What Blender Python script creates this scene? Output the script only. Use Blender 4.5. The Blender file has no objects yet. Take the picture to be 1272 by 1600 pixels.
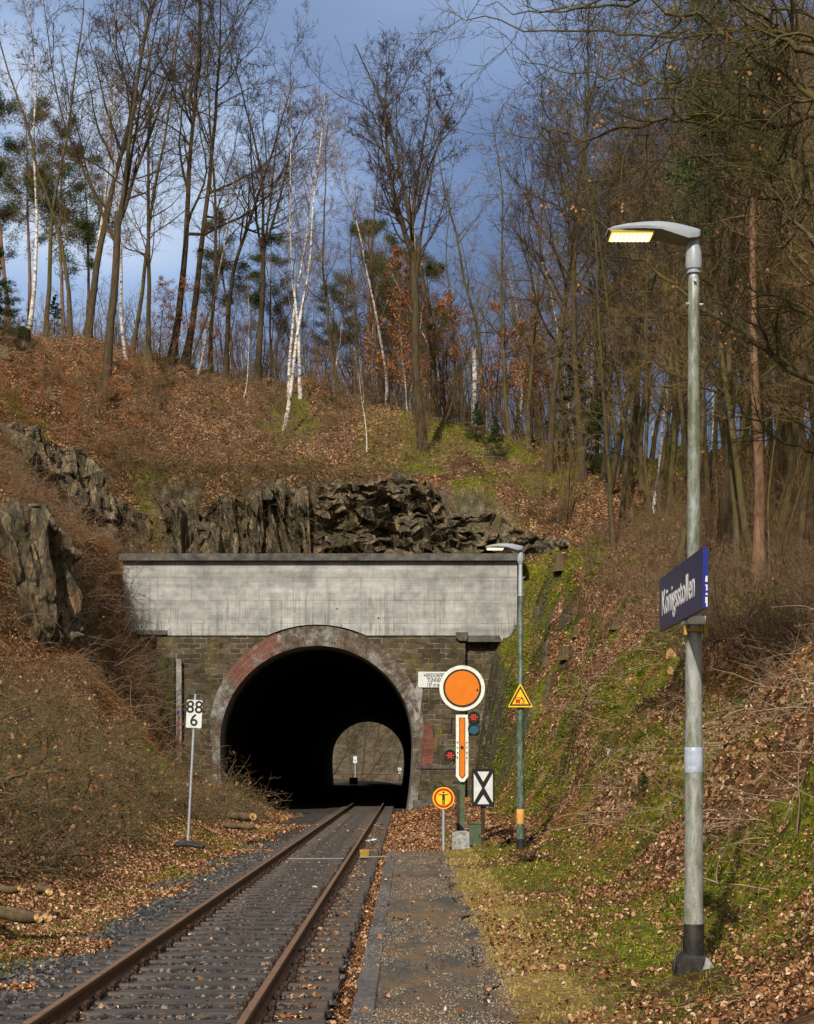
import bpy, math, random
import numpy as np
from mathutils import Vector, Matrix
R = math.radians
SC = bpy.context.scene
COL = SC.collection
rng = np.random.default_rng(7)

# ------------------------------------------------------------------ camera
F = 2800.0; HC = 1.8; VH = 1198.0; UC = 636.0       # focal length / horizon in photo pixels (1272 wide)
cam = bpy.data.cameras.new('camera'); co = bpy.data.objects.new('camera', cam); COL.objects.link(co)
cam.sensor_fit = 'HORIZONTAL'; cam.sensor_width = 36; cam.lens = 36 * F / 1272
cam.shift_y = (VH - 800) / 1272; cam.clip_start = 0.1; cam.clip_end = 2000
co.location = (0, 0, HC); co.rotation_euler = (R(90), 0, 0)
SC.camera = co
# ------------------------------------------------------------------ light
SUN_EL, SUN_AZ = R(37), R(194)        # azimuth clockwise from +Y (behind the camera, to the right)
SC.view_settings.view_transform = 'Standard'; SC.view_settings.look = 'None'
SC.view_settings.gamma = 1; SC.view_settings.exposure = 0.15
w = bpy.data.worlds.new('World'); SC.world = w; w.use_nodes = True
nt = w.node_tree; nt.nodes.clear()
def N(t, k, **p):
    n = t.nodes.new(k)
    for a, b in p.items():
        if hasattr(n, a): setattr(n, a, b)
    return n
out = N(nt, 'ShaderNodeOutputWorld'); bg = N(nt, 'ShaderNodeBackground')
sky = N(nt, 'ShaderNodeTexSky', sky_type='NISHITA', sun_disc=False, sun_elevation=SUN_EL, sun_rotation=SUN_AZ)
tc = N(nt, 'ShaderNodeTexCoord')
sep = N(nt, 'ShaderNodeSeparateXYZ'); nt.links.new(tc.outputs['Generated'], sep.inputs[0])
nz = N(nt, 'ShaderNodeTexNoise'); nz.inputs['Scale'].default_value = 3.2; nz.inputs['Detail'].default_value = 3
nz.inputs['Roughness'].default_value = 0.4
mp = N(nt, 'ShaderNodeMapping'); mp.inputs['Scale'].default_value = (1, 1, 3)
nt.links.new(tc.outputs['Generated'], mp.inputs[0]); nt.links.new(mp.outputs[0], nz.inputs['Vector'])
def mathn(t, op, a, b=None, c=None):
    n = t.nodes.new('ShaderNodeMath'); n.operation = op
    for i, v in enumerate((a, b, c)):
        if v is None: continue
        if isinstance(v, (int, float)): n.inputs[i].default_value = v
        else: t.links.new(v, n.inputs[i])
    return n.outputs[0]
# brightness factor of the storm cloud: brighter upwards and to the left, blotchy
e1 = mathn(nt, 'MULTIPLY', mathn(nt, 'SUBTRACT', sep.outputs['Z'], 0.17), 1.9)
e2 = mathn(nt, 'MULTIPLY', sep.outputs['X'], -1.55)
e3 = mathn(nt, 'MULTIPLY', mathn(nt, 'SUBTRACT', nz.outputs[0], 0.5), 2.0)
fac = mathn(nt, 'ADD', mathn(nt, 'ADD', e1, e2), mathn(nt, 'ADD', e3, 0.12))
cr = N(nt, 'ShaderNodeValToRGB'); nt.links.new(fac, cr.inputs[0])
els = cr.color_ramp.elements
els[0].position = 0.0; els[0].color = (0.085, 0.135, 0.27, 1)
els[1].position = 1.0; els[1].color = (0.62, 0.72, 0.88, 1)
for p_, c_ in ((0.25, (0.135, 0.205, 0.38, 1)), (0.5, (0.22, 0.31, 0.52, 1)), (0.75, (0.38, 0.51, 0.76, 1))):
    e = els.new(p_); e.color = c_
sc_ = N(nt, 'ShaderNodeVectorMath', operation='SCALE'); sc_.inputs['Scale'].default_value = 0.10
nt.links.new(sky.outputs[0], sc_.inputs[0])
mx = N(nt, 'ShaderNodeMix', data_type='RGBA'); mx.inputs[0].default_value = 0.82
nt.links.new(sc_.outputs[0], mx.inputs[6]); nt.links.new(cr.outputs[0], mx.inputs[7])
# fill light added behind the camera and overhead: sky turned pale, warm grey
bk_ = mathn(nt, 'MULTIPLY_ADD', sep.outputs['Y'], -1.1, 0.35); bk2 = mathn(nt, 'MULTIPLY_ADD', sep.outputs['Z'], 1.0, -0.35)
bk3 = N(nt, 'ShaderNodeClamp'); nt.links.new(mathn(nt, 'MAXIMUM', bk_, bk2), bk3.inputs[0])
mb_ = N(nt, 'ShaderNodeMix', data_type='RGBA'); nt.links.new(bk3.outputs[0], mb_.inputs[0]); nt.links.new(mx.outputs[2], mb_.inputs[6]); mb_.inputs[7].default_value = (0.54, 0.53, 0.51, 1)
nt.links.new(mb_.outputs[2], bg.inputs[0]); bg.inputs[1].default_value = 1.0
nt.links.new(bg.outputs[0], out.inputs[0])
sl = bpy.data.lights.new('sun', 'SUN'); sl.energy = 4.7; sl.angle = R(1.2); sl.color = (1.0, 0.91, 0.78)
so = bpy.data.objects.new('sun', sl); COL.objects.link(so)
sd = Vector((math.sin(SUN_AZ) * math.cos(SUN_EL), math.cos(SUN_AZ) * math.cos(SUN_EL), math.sin(SUN_EL)))
so.rotation_euler = (-sd).to_track_quat('-Z', 'Y').to_euler()

# ------------------------------------------------------------------ noise
def _h(ix, iy, iz=0, s=0):
    n = (ix.astype(np.int64) * 374761393 + iy.astype(np.int64) * 668265263 + (np.asarray(iz).astype(np.int64)) * 2147483647 // 7 + s * 974634777) & 0xffffffff
    n = ((n ^ (n >> 13)) * 1274126177) & 0xffffffff
    n = ((n ^ (n >> 16)) * 2246822519) & 0xffffffff
    return ((n ^ (n >> 15)) & 0xffffff) / float(0xffffff)
def vn(x, y, s=0):
    x = np.asarray(x, float); y = np.asarray(y, float)
    ix = np.floor(x); iy = np.floor(y); fx = x - ix; fy = y - iy
    fx = fx * fx * (3 - 2 * fx); fy = fy * fy * (3 - 2 * fy)
    a = _h(ix, iy, 0, s); b = _h(ix + 1, iy, 0, s); c = _h(ix, iy + 1, 0, s); d = _h(ix + 1, iy + 1, 0, s)
    return (a + (b - a) * fx) * (1 - fy) + (c + (d - c) * fx) * fy
def fbm(x, y, oct=4, s=0):
    t = 0; a = 0.5; k = 1.0; tot = 0
    for i in range(oct):
        t = t + a * vn(x * k + 17.3 * i, y * k - 9.1 * i, s + i); tot += a; a *= 0.5; k *= 2.03
    return t / tot            # 0..1

# ------------------------------------------------------------------ mesh helpers
def link(name, me, mats=None, parent=None, smooth=False):
    o = bpy.data.objects.new(name, me); COL.objects.link(o)
    if mats is not None:
        for m in (mats if isinstance(mats, (list, tuple)) else [mats]): me.materials.append(m)
    if parent is not None: o.parent = parent
    return o
def mesh_np(name, V, faces, smooth=False, attrs=None, midx=None):
    """faces: list of int arrays (k,3) or (k,4)"""
    me = bpy.data.meshes.new(name)
    V = np.asarray(V, np.float32).reshape(-1, 3)
    faces = [np.asarray(f, np.int32) for f in faces if len(f)]
    nl = sum(f.size for f in faces); nf = sum(len(f) for f in faces)
    me.vertices.add(len(V)); me.vertices.foreach_set('co', V.ravel())
    me.loops.add(nl); me.loops.foreach_set('vertex_index', np.concatenate([f.ravel() for f in faces]))
    st = []; k = 0
    for f in faces:
        st.append(k + np.arange(len(f)) * f.shape[1]); k += f.size
    me.polygons.add(nf); me.polygons.foreach_set('loop_start', np.concatenate(st).astype(np.int32))
    if midx is not None: me.polygons.foreach_set('material_index', np.asarray(midx, np.int32))
    me.polygons.foreach_set('use_smooth', np.full(nf, smooth))
    if attrs:
        for a, v in attrs.items():
            at = me.attributes.new(a, 'FLOAT', 'POINT'); at.data.foreach_set('value', np.asarray(v, np.float32))
    me.update(calc_edges=True); me.validate()
    return me
class MB:
    """collects shapes into one mesh"""
    def __init__(s): s.V = []; s.Q = []; s.T = []; s.n = 0
    def add(s, V, Q=(), T=()):
        V = np.asarray(V, float).reshape(-1, 3)
        if len(Q): s.Q.append(np.asarray(Q) + s.n)
        if len(T): s.T.append(np.asarray(T) + s.n)
        s.V.append(V); s.n += len(V); return s
    def box(s, x0, x1, y0, y1, z0, z1, bev=0.0):
        if bev <= 0:
            V = [(x, y, z) for x in (x0, x1) for y in (y0, y1) for z in (z0, z1)]
            return s.add(V, [(0, 1, 3, 2), (4, 6, 7, 5), (0, 4, 5, 1), (2, 3, 7, 6), (0, 2, 6, 4), (1, 5, 7, 3)])
        b = min(bev, (x1 - x0) / 2.01, (z1 - z0) / 2.01)   # chamfered in the xz outline and at front/back
        pts = [(x0 + b, z0), (x1 - b, z0), (x1, z0 + b), (x1, z1 - b), (x1 - b, z1), (x0 + b, z1), (x0, z1 - b), (x0, z0 + b)]
        return s.prism(pts, y0, y1, min(b, (y1 - y0) / 2.01) * 0.6)
    def prism(s, pts, y0, y1, bev=0.0):
        """outline in xz, extruded along y; centroid fan caps, optional chamfer"""
        P = np.array(pts, float); n = len(P); c = P.mean(0)
        rings = []
        if bev > 0:
            d = P - c; L = np.linalg.norm(d, axis=1, keepdims=True); Pi = P - d / L * bev
            rings = [(Pi, y0), (P, y0 + bev), (P, y1 - bev), (Pi, y1)]
        else: rings = [(P, y0), (P, y1)]
        V = []; Q = []; T = []
        for q, y in rings: V += [(a, y, b) for a, b in q]
        V += [(c[0], y0, c[1]), (c[0], y1, c[1])]
        for k in range(len(rings) - 1):
            for i in range(n):
                j = (i + 1) % n; Q.append((k * n + i, k * n + j, (k + 1) * n + j, (k + 1) * n + i))
        e = len(rings) * n; l = (len(rings) - 1) * n
        for i in range(n):
            j = (i + 1) % n; T.append((e, j, i)); T.append((e + 1, l + i, l + j))
        return s.add(V, Q, T)
    def tube(s, pts, rad, k=12, cap=True):
        P = np.array(pts, float); n = len(P)
        r = np.full(n, rad, float) if np.isscalar(rad) else np.array(rad, float)
        V, Q = tube_arr(P[None], r[None], k)
        T = []
        if cap:
            V = np.vstack([V, P[0], P[-1]]); e = n * k
            for i in range(k):
                j = (i + 1) % k; T.append((e, j, i)); T.append((e + 1, (n - 1) * k + i, (n - 1) * k + j))
        return s.add(V, Q, T)
    def disc(s, cx, cz, r, y0, y1, k=48):
        return s.prism([(cx + r * math.cos(2 * math.pi * i / k), cz + r * math.sin(2 * math.pi * i / k)) for i in range(k)], y0, y1)
    def ring(s, cx, cz, r0, r1, y0, y1, k=64):
        a = np.linspace(0, 2 * np.pi, k, endpoint=False); V = []
        for r, y in ((r0, y0), (r1, y0), (r1, y1), (r0, y1)):
            V.append(np.stack([cx + r * np.cos(a), np.full(k, y), cz + r * np.sin(a)], 1))
        Q = []
        for q in range(4):
            for i in range(k):
                j = (i + 1) % k; p = (q + 1) % 4; Q.append((q * k + i, q * k + j, p * k + j, p * k + i))
        return s.add(np.vstack(V), Q)
    def mesh(s, name, smooth=False):
        fs = []
        if s.Q: fs.append(np.vstack(s.Q))
        if s.T: fs.append(np.vstack(s.T))
        return mesh_np(name, np.vstack(s.V), fs, smooth)
    def build(s, name, mat, parent=None, smooth=False, normals=True):
        me = s.mesh(name, smooth)
        if normals:
            import bmesh
            b = bmesh.new(); b.from_mesh(me); bmesh.ops.recalc_face_normals(b, faces=b.faces[:]); b.to_mesh(me); b.free()
        if smooth:
            try: me.set_sharp_from_angle(angle=R(40))
            except Exception: pass
        return link(name, me, mat, parent)
def tube_arr(P, Rr, k):
    """P (N,n,3), R (N,n) -> verts, quads"""
    Nn, n, _ = P.shape
    T = np.empty_like(P); T[:, 1:-1] = P[:, 2:] - P[:, :-2]; T[:, 0] = P[:, 1] - P[:, 0]; T[:, -1] = P[:, -1] - P[:, -2]
    T /= np.linalg.norm(T, axis=2, keepdims=True) + 1e-9
    D = P[:, -1] - P[:, 0]; D /= np.linalg.norm(D, axis=1, keepdims=True) + 1e-9
    ref = np.where(np.abs(D[:, 2:3]) > 0.8, np.array([[1., 0.1, 0.]]), np.array([[0.1, 0., 1.]]))
    A = ref[:, None] - (ref[:, None] * T).sum(2, keepdims=True) * T; A /= np.linalg.norm(A, axis=2, keepdims=True) + 1e-9
    B = np.cross(T, A)
    th = np.arange(k) * 2 * np.pi / k
    V = P[:, :, None] + Rr[:, :, None, None] * (np.cos(th)[None, None, :, None] * A[:, :, None] + np.sin(th)[None, None, :, None] * B[:, :, None])
    idx = np.arange(Nn * n * k).reshape(Nn, n, k); nx = np.roll(idx, -1, axis=2)
    Q = np.stack([idx[:, :-1], nx[:, :-1], nx[:, 1:], idx[:, 1:]], -1).reshape(-1, 4)
    return V.reshape(-1, 3), Q
def thing(name, label, cat, loc=(0, 0, 0), rz=0, group=None):
    o = bpy.data.objects.new(name, None); COL.objects.link(o); o.location = loc; o.rotation_euler = (0, 0, rz)
    o.empty_display_size = 0.2
    return tag(o, label, cat, group)
def tag(o, label, cat, group=None, kind=None):
    o['label'] = label; o['category'] = cat
    if group: o['group'] = group
    if kind: o['kind'] = kind
    return o
def struct(o): o['kind'] = 'structure'; return o
def stuff(o, label, cat): o['kind'] = 'stuff'; o['label'] = label; o['category'] = cat; return o
def dup(root, loc, rot=(0, 0, 0), scale=(1, 1, 1), label=None, group=None, cat=None):
    r = root.copy(); COL.objects.link(r); r.location = loc; r.rotation_euler = rot; r.scale = scale
    if label: r['label'] = label
    if group: r['group'] = group
    if cat: r['category'] = cat
    for ch in list(root.children):
        c = ch.copy(); COL.objects.link(c); c.parent = r
        for g in ch.children:
            d = g.copy(); COL.objects.link(d); d.parent = c
    return r
def text_mesh(body, size, mat, parent, M, name='lettering', align='LEFT', sx=1.0, extrude=0.001, offset=0.0):
    cu = bpy.data.curves.new(name, 'FONT'); cu.body = body; cu.size = size; cu.extrude = extrude; cu.align_x = align; cu.offset = offset
    cu.resolution_u = 4; cu.space_line = 0.9
    t = bpy.data.objects.new('tmp_text', cu); COL.objects.link(t)
    dg = bpy.context.evaluated_depsgraph_get(); me = bpy.data.meshes.new_from_object(t.evaluated_get(dg))
    COL.objects.unlink(t); bpy.data.objects.remove(t)
    me.name = name; me.transform(Matrix.Diagonal((sx, 1, 1, 1))); me.transform(M); me.materials.clear()
    return link(name, me, mat, parent)
FRONT = Matrix.Rotation(R(90), 4, 'X')          # text facing -Y

# ------------------------------------------------------------------ materials
class MT:
    def __init__(s, name, rough=0.8, spec=0.3):
        s.m = bpy.data.materials.new(name); s.m.use_nodes = True; s.t = s.m.node_tree
        s.b = s.t.nodes['Principled BSDF']; s.b.inputs['Roughness'].default_value = rough
        s.b.inputs['Specular IOR Level'].default_value = spec
        s.o = s.t.nodes.new('ShaderNodeTexCoord').outputs['Object']
    def map(s, sc=(1, 1, 1), rot=(0, 0, 0), loc=(0, 0, 0), v=None):
        n = s.t.nodes.new('ShaderNodeMapping'); n.inputs['Scale'].default_value = sc; n.inputs['Rotation'].default_value = rot
        n.inputs['Location'].default_value = loc; s.t.links.new(v or s.o, n.inputs[0]); return n.outputs[0]
    def noise(s, scale, detail=4, rough=0.6, v=None, col=False):
        n = s.t.nodes.new('ShaderNodeTexNoise'); n.inputs['Scale'].default_value = scale; n.inputs['Detail'].default_value = detail
        n.inputs['Roughness'].default_value = rough; s.t.links.new(v or s.o, n.inputs['Vector']); return n.outputs[1 if col else 0]
    def voro(s, scale, v=None, out='Color', feat='F1', rnd=1.0):
        n = s.t.nodes.new('ShaderNodeTexVoronoi'); n.feature = feat; n.inputs['Scale'].default_value = scale
        n.inputs['Randomness'].default_value = rnd
        s.t.links.new(v or s.o, n.inputs['Vector']); return n.outputs[out]
    def ramp(s, f, stops, interp='LINEAR'):
        n = s.t.nodes.new('ShaderNodeValToRGB'); s.t.links.new(f, n.inputs[0]); e = n.color_ramp.elements; n.color_ramp.interpolation = interp
        while len(e) > 1: e.remove(e[0])
        for i, (p, c) in enumerate(stops):
            c = (c, c, c) if isinstance(c, (int, float)) else c
            if i == 0: x = e[0]; x.position = p
            else: x = e.new(p)
            x.color = (*c, 1)
        return n.outputs[0]
    def mix(s, f, a, b, mode='MIX'):
        n = s.t.nodes.new('ShaderNodeMix'); n.data_type = 'RGBA'; n.blend_type = mode
        for i, v in ((0, f), (6, a), (7, b)):
            if isinstance(v, (int, float)): n.inputs[i].default_value = v
            elif isinstance(v, tuple): n.inputs[i].default_value = (*v, 1)
            else: s.t.links.new(v, n.inputs[i])
        return n.outputs[2]
    def math(s, op, a, b=None, c=None): return mathn(s.t, op, a, b, c)
    def attr(s, name):
        n = s.t.nodes.new('ShaderNodeAttribute'); n.attribute_name = name; return n.outputs['Fac']
    def xyz(s, v=None):
        n = s.t.nodes.new('ShaderNodeSeparateXYZ'); s.t.links.new(v or s.o, n.inputs[0]); return n.outputs
    def color(s, c):
        if isinstance(c, tuple): s.b.inputs['Base Color'].default_value = (*c, 1)
        else: s.t.links.new(c, s.b.inputs['Base Color'])
        return s
    def bump(s, h, strength=0.4, dist=0.02):
        n = s.t.nodes.new('ShaderNodeBump'); n.inputs['Strength'].default_value = strength; n.inputs['Distance'].default_value = dist
        s.t.links.new(h, n.inputs['Height']); s.t.links.new(n.outputs[0], s.b.inputs['Normal']); return s
    def rough(s, v): s.t.links.new(v, s.b.inputs['Roughness']); return s
    def metal(s, v): s.b.inputs['Metallic'].default_value = v; return s
    def emit(s, c, k): s.b.inputs['Emission Color'].default_value = (*c, 1); s.b.inputs['Emission Strength'].default_value = k; return s
def plain(name, c, rough=0.6, var=0.25, scale=8, metal=0, spec=0.3, bump=0.1):
    m = MT(name, rough, spec); n = m.noise(scale, 5, 0.65)
    lo = tuple(x * (1 - var) for x in c); hi = tuple(min(1, x * (1 + var)) for x in c)
    m.color(m.ramp(n, [(0.3, lo), (0.7, hi)])).metal(metal)
    if bump: m.bump(m.noise(scale * 6, 3), bump, 0.005)
    return m.m
M = {}
# ground under the wood: brown litter, soil, moss where the attribute says so
def ground_mat():
    m = MT('forest_ground', 0.95, 0.1)
    big = m.noise(0.35, 4); cellc = m.voro(14, out='Color'); cx = m.xyz(cellc)
    leaf = m.ramp(cx[0], [(0.0, (0.025, 0.012, 0.006)), (0.35, (0.09, 0.042, 0.017)), (0.65, (0.18, 0.09, 0.038)), (0.9, (0.36, 0.21, 0.11)), (1.0, (0.50, 0.34, 0.20))])
    soil = m.ramp(m.noise(5, 6, 0.7), [(0.3, (0.018, 0.010, 0.005)), (0.7, (0.085, 0.048, 0.022))])
    lm = m.ramp(m.math('ADD', m.math('MULTIPLY', big, 0.6), m.math('MULTIPLY', m.noise(3, 4, 0.7), 0.45)), [(0.42, 0.0), (0.56, 1.0)])
    base = m.mix(lm, soil, leaf)
    mossc = m.ramp(m.noise(9, 5, 0.75), [(0.3, (0.018, 0.024, 0.003)), (0.5, (0.085, 0.095, 0.008)), (0.68, (0.22, 0.20, 0.018))])
    mm = m.math('MULTIPLY', m.attr('moss'), m.ramp(m.noise(2.2, 6, 0.75), [(0.36, 0.0), (0.52, 1.0)]))
    base = m.mix(mm, base, mossc)
    rc = m.ramp(m.noise(2.0, 8, 0.75, m.map((1.5, 1.5, 0.6))), [(0.3, (0.018, 0.015, 0.010)), (0.5, (0.075, 0.062, 0.042)), (0.62, (0.15, 0.125, 0.09)), (0.75, (0.26, 0.24, 0.20))])
    base = m.mix(m.attr('rock'), base, rc)
    tan = m.ramp(m.noise(30, 5, 0.8), [(0.3, (0.10, 0.065, 0.022)), (0.6, (0.30, 0.20, 0.075)), (0.75, (0.42, 0.31, 0.15))])
    base = m.mix(m.attr('tan'), base, tan)
    m.color(base); m.bump(m.math('ADD', m.noise(12, 6, 0.7), m.voro(14, out='Distance')), 0.8, 0.06)
    return m.m
M['ground'] = ground_mat()
def rock_mat():
    m = MT('slate_rock', 0.75, 0.4)
    v = m.map((1.2, 1.2, 0.35)); n = m.noise(2.2, 9, 0.78, v); big = m.noise(0.35, 3)
    c = m.ramp(n, [(0.32, (0.012, 0.010, 0.008)), (0.44, (0.050, 0.042, 0.028)), (0.54, (0.125, 0.10, 0.066)), (0.64, (0.23, 0.19, 0.13)), (0.76, (0.40, 0.36, 0.29))])
    rust = m.ramp(m.noise(1.1, 5, 0.7), [(0.52, 0.0), (0.66, 1.0)])
    c = m.mix(m.math('MULTIPLY', rust, 0.6), c, (0.16, 0.075, 0.03))
    lich = m.ramp(m.noise(4.5, 6, 0.8), [(0.60, 0.0), (0.67, 1.0)])
    c = m.mix(m.math('MULTIPLY', lich, 0.7), c, (0.36, 0.37, 0.31))
    g = m.ramp(m.noise(0.9, 5, 0.75), [(0.50, 0.0), (0.62, 1.0)])
    c = m.mix(m.math('MULTIPLY', g, 0.75), c, m.ramp(m.noise(12, 4), [(0.3, (0.02, 0.024, 0.006)), (0.7, (0.085, 0.085, 0.018))]))
    vv = m.t.nodes.new('ShaderNodeVectorMath'); vv.operation = 'ADD'; s2 = m.t.nodes.new('ShaderNodeVectorMath'); s2.operation = 'SCALE'; s2.inputs['Scale'].default_value = 0.5
    m.t.links.new(m.noise(1.5, 4, 0.7, None, True), s2.inputs[0]); m.t.links.new(m.map((2.2, 2.2, 0.8), (0, R(14), 0)), vv.inputs[0]); m.t.links.new(s2.outputs[0], vv.inputs[1])
    ck = m.ramp(m.voro(1.5, vv.outputs[0], 'Distance', 'DISTANCE_TO_EDGE'), [(0.0, 1.0), (0.07, 0.0)]); c = m.mix(m.math('MULTIPLY', ck, 0.85), c, (0.008, 0.007, 0.006))
    c = m.mix(0.55, c, m.ramp(m.xyz(m.voro(1.5, vv.outputs[0], 'Color'))[0], [(0, (0.7, 0.65, 0.58)), (0.5, (1.4, 1.3, 1.1)), (1, (3.0, 2.75, 2.3))]), 'MULTIPLY')
    m.color(c); m.bump(m.math('ADD', m.math('MULTIPLY', m.noise(7, 7, 0.8, v), 1.3), m.math('MULTIPLY', m.voro(3.5, m.map((1.6, 1.6, 0.5)), 'Distance', 'DISTANCE_TO_EDGE'), 0.6)), 0.9, 0.12)
    return m.m
M['rock'] = rock_mat()
def leaf_mat(name, stops, trans=0.25):
    m = MT(name, 0.65, 0.25); c = m.ramp(m.attr('rnd'), stops)
    m.color(c)
    if trans:
        tr = m.t.nodes.new('ShaderNodeBsdfTranslucent'); m.t.links.new(c, tr.inputs[0])
        ms = m.t.nodes.new('ShaderNodeMixShader'); ms.inputs[0].default_value = trans
        o = m.t.nodes['Material Output']; m.t.links.new(m.b.outputs[0], ms.inputs[1]); m.t.links.new(tr.outputs[0], ms.inputs[2]); m.t.links.new(ms.outputs[0], o.inputs[0])
    return m.m
M['litter'] = leaf_mat('dead_leaves', [(0, (0.030, 0.013, 0.006)), (0.3, (0.12, 0.045, 0.016)), (0.55, (0.27, 0.125, 0.050)), (0.85, (0.42, 0.245, 0.13)), (1, (0.62, 0.46, 0.31))], 0)
M['hung'] = leaf_mat('hanging_leaves', [(0, (0.20, 0.07, 0.02)), (0.5, (0.38, 0.16, 0.05)), (1, (0.50, 0.28, 0.12))])
M['beech'] = leaf_mat('rust_leaves', [(0, (0.16, 0.05, 0.016)), (0.5, (0.33, 0.12, 0.035)), (1, (0.48, 0.24, 0.10))])
M['grass'] = leaf_mat('green_blades', [(0, (0.022, 0.036, 0.004)), (0.5, (0.11, 0.135, 0.008)), (0.85, (0.36, 0.33, 0.025)), (1, (0.42, 0.34, 0.10))])
M['straw'] = leaf_mat('dry_straw', [(0, (0.09, 0.030, 0.010)), (0.5, (0.24, 0.11, 0.035)), (1, (0.42, 0.27, 0.11))])
M['needles'] = leaf_mat('pine_needles', [(0, (0.018, 0.035, 0.010)), (0.5, (0.055, 0.080, 0.020)), (1, (0.12, 0.135, 0.035))])
M['spruce'] = leaf_mat('spruce_needles', [(0, (0.010, 0.025, 0.006)), (0.5, (0.028, 0.055, 0.012)), (1, (0.06, 0.085, 0.02))])
def bark(name, a, b, moss=0.4, mc=(0.07, 0.075, 0.015), tall=6.0):
    m = MT(name, 0.9, 0.15); v = m.map((1, 1, 0.22)); n = m.noise(9, 6, 0.7, v)
    c = m.ramp(n, [(0.3, a), (0.68, b)])
    z = m.xyz()[2]
    g = m.math('MULTIPLY', m.ramp(m.noise(0.9, 4), [(0.42, 0.0), (0.6, 1.0)]), moss)
    c = m.mix(g, c, mc); m.color(c); m.bump(n, 0.9, 0.03); return m.m
M['bark'] = bark('oak_bark', (0.020, 0.014, 0.010), (0.095, 0.066, 0.043), 0.30)
M['barkR'] = bark('mossy_bark', (0.028, 0.021, 0.012), (0.135, 0.10, 0.058), 0.7, (0.085, 0.080, 0.016))
M['twig'] = bark('dark_twigs', (0.026, 0.018, 0.013), (0.075, 0.050, 0.036), 0.1)
M['twigR'] = bark('ochre_twigs', (0.085, 0.054, 0.026), (0.26, 0.165, 0.08), 0.5, (0.12, 0.105, 0.022))
M['twigred'] = bark('reddish_twigs', (0.085, 0.050, 0.032), (0.25, 0.165, 0.10), 0.1)
M['twigb'] = bark('brush_twigs', (0.045, 0.030, 0.016), (0.19, 0.125, 0.065), 0.5, (0.10, 0.09, 0.02))
M['twigp'] = bark('pile_twigs', (0.06, 0.042, 0.024), (0.28, 0.195, 0.11), 0.35, (0.12, 0.10, 0.02))
M['paletwig'] = bark('pale_dead_wood', (0.15, 0.11, 0.07), (0.40, 0.30, 0.20), 0.15)
M['bough'] = bark('cut_bough_bark', (0.024, 0.018, 0.011), (0.13, 0.098, 0.06), 0.6, (0.10, 0.095, 0.02))
M['pinebark'] = bark('pine_bark', (0.10, 0.055, 0.034), (0.27, 0.155, 0.095), 0.1)
def birch():
    m = MT('birch_bark', 0.6, 0.3); v = m.map((1.2, 1.2, 3.2)); n = m.noise(2.0, 5, 0.75, v)
    c = m.ramp(n, [(0.40, (0.035, 0.03, 0.025)), (0.47, (0.42, 0.38, 0.33)), (0.6, (0.70, 0.67, 0.62))])
    m.color(c); m.bump(n, 0.3, 0.01); return m.m
M['birch'] = birch()
def wood_end():
    m = MT('cut_wood', 0.7, 0.2); d = m.voro(2.0, out='Distance')
    m.color(m.ramp(m.noise(22, 5, 0.7), [(0.3, (0.40, 0.22, 0.08)), (0.7, (0.62, 0.42, 0.20))])); return m.m
M['cut'] = wood_end()
# masonry, concrete, plaster
def masonry():
    m = MT('dark_masonry', 0.9, 0.2)
    v = m.map((1, 1, 1), (R(90), 0, 0))
    br = m.t.nodes.new('ShaderNodeTexBrick'); br.offset = 0.5; m.t.links.new(v, br.inputs['Vector'])
    dis = m.t.nodes.new('ShaderNodeVectorMath'); dis.operation = 'ADD'
    nn = m.noise(2.5, 3, 0.6, None, True); s_ = m.t.nodes.new('ShaderNodeVectorMath'); s_.operation = 'SCALE'; s_.inputs['Scale'].default_value = 0.16
    m.t.links.new(nn, s_.inputs[0]); m.t.links.new(v, dis.inputs[0]); m.t.links.new(s_.outputs[0], dis.inputs[1]); m.t.links.new(dis.outputs[0], br.inputs['Vector'])
    for k_, v_ in (('Scale', 1.0), ('Mortar Size', 0.022), ('Mortar Smooth', 0.3), ('Bias', -0.1), ('Brick Width', 0.52), ('Row Height', 0.225)): br.inputs[k_].default_value = v_
    br.inputs['Color1'].default_value = (0.045, 0.037, 0.024, 1); br.inputs['Color2'].default_value = (0.105, 0.086, 0.058, 1); m.t.links.new(m.ramp(m.noise(1.7, 6, 0.75), [(0.42, (0.035, 0.03, 0.022)), (0.62, (0.21, 0.19, 0.155))]), br.inputs['Mortar'])
    c = br.outputs['Color']
    big = m.noise(0.8, 6, 0.7)
    c = m.mix(0.75, c, m.ramp(big, [(0.3, (0.42, 0.38, 0.30)), (0.5, (0.95, 0.9, 0.8)), (0.7, (1.5, 1.4, 1.25))]), 'MULTIPLY')
    y = m.ramp(m.noise(1.3, 5, 0.75, m.map((1, 1, 0.5))), [(0.55, 0.0), (0.68, 1.0)])
    c = m.mix(m.math('MULTIPLY', y, 0.55), c, (0.17, 0.125, 0.018))
    s2 = m.ramp(m.noise(1.6, 6, 0.8, m.map((1.4, 1, 0.35))), [(0.60, 0.0), (0.70, 1.0)])
    c = m.mix(m.math('MULTIPLY', s2, 0.45), c, (0.30, 0.28, 0.24))
    m.color(c); m.bump(m.math('ADD', m.math('MULTIPLY', br.outputs['Fac'], -0.6), m.noise(9, 5, 0.7)), 0.8, 0.03); return m.m
M['masonry'] = masonry()
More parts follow.
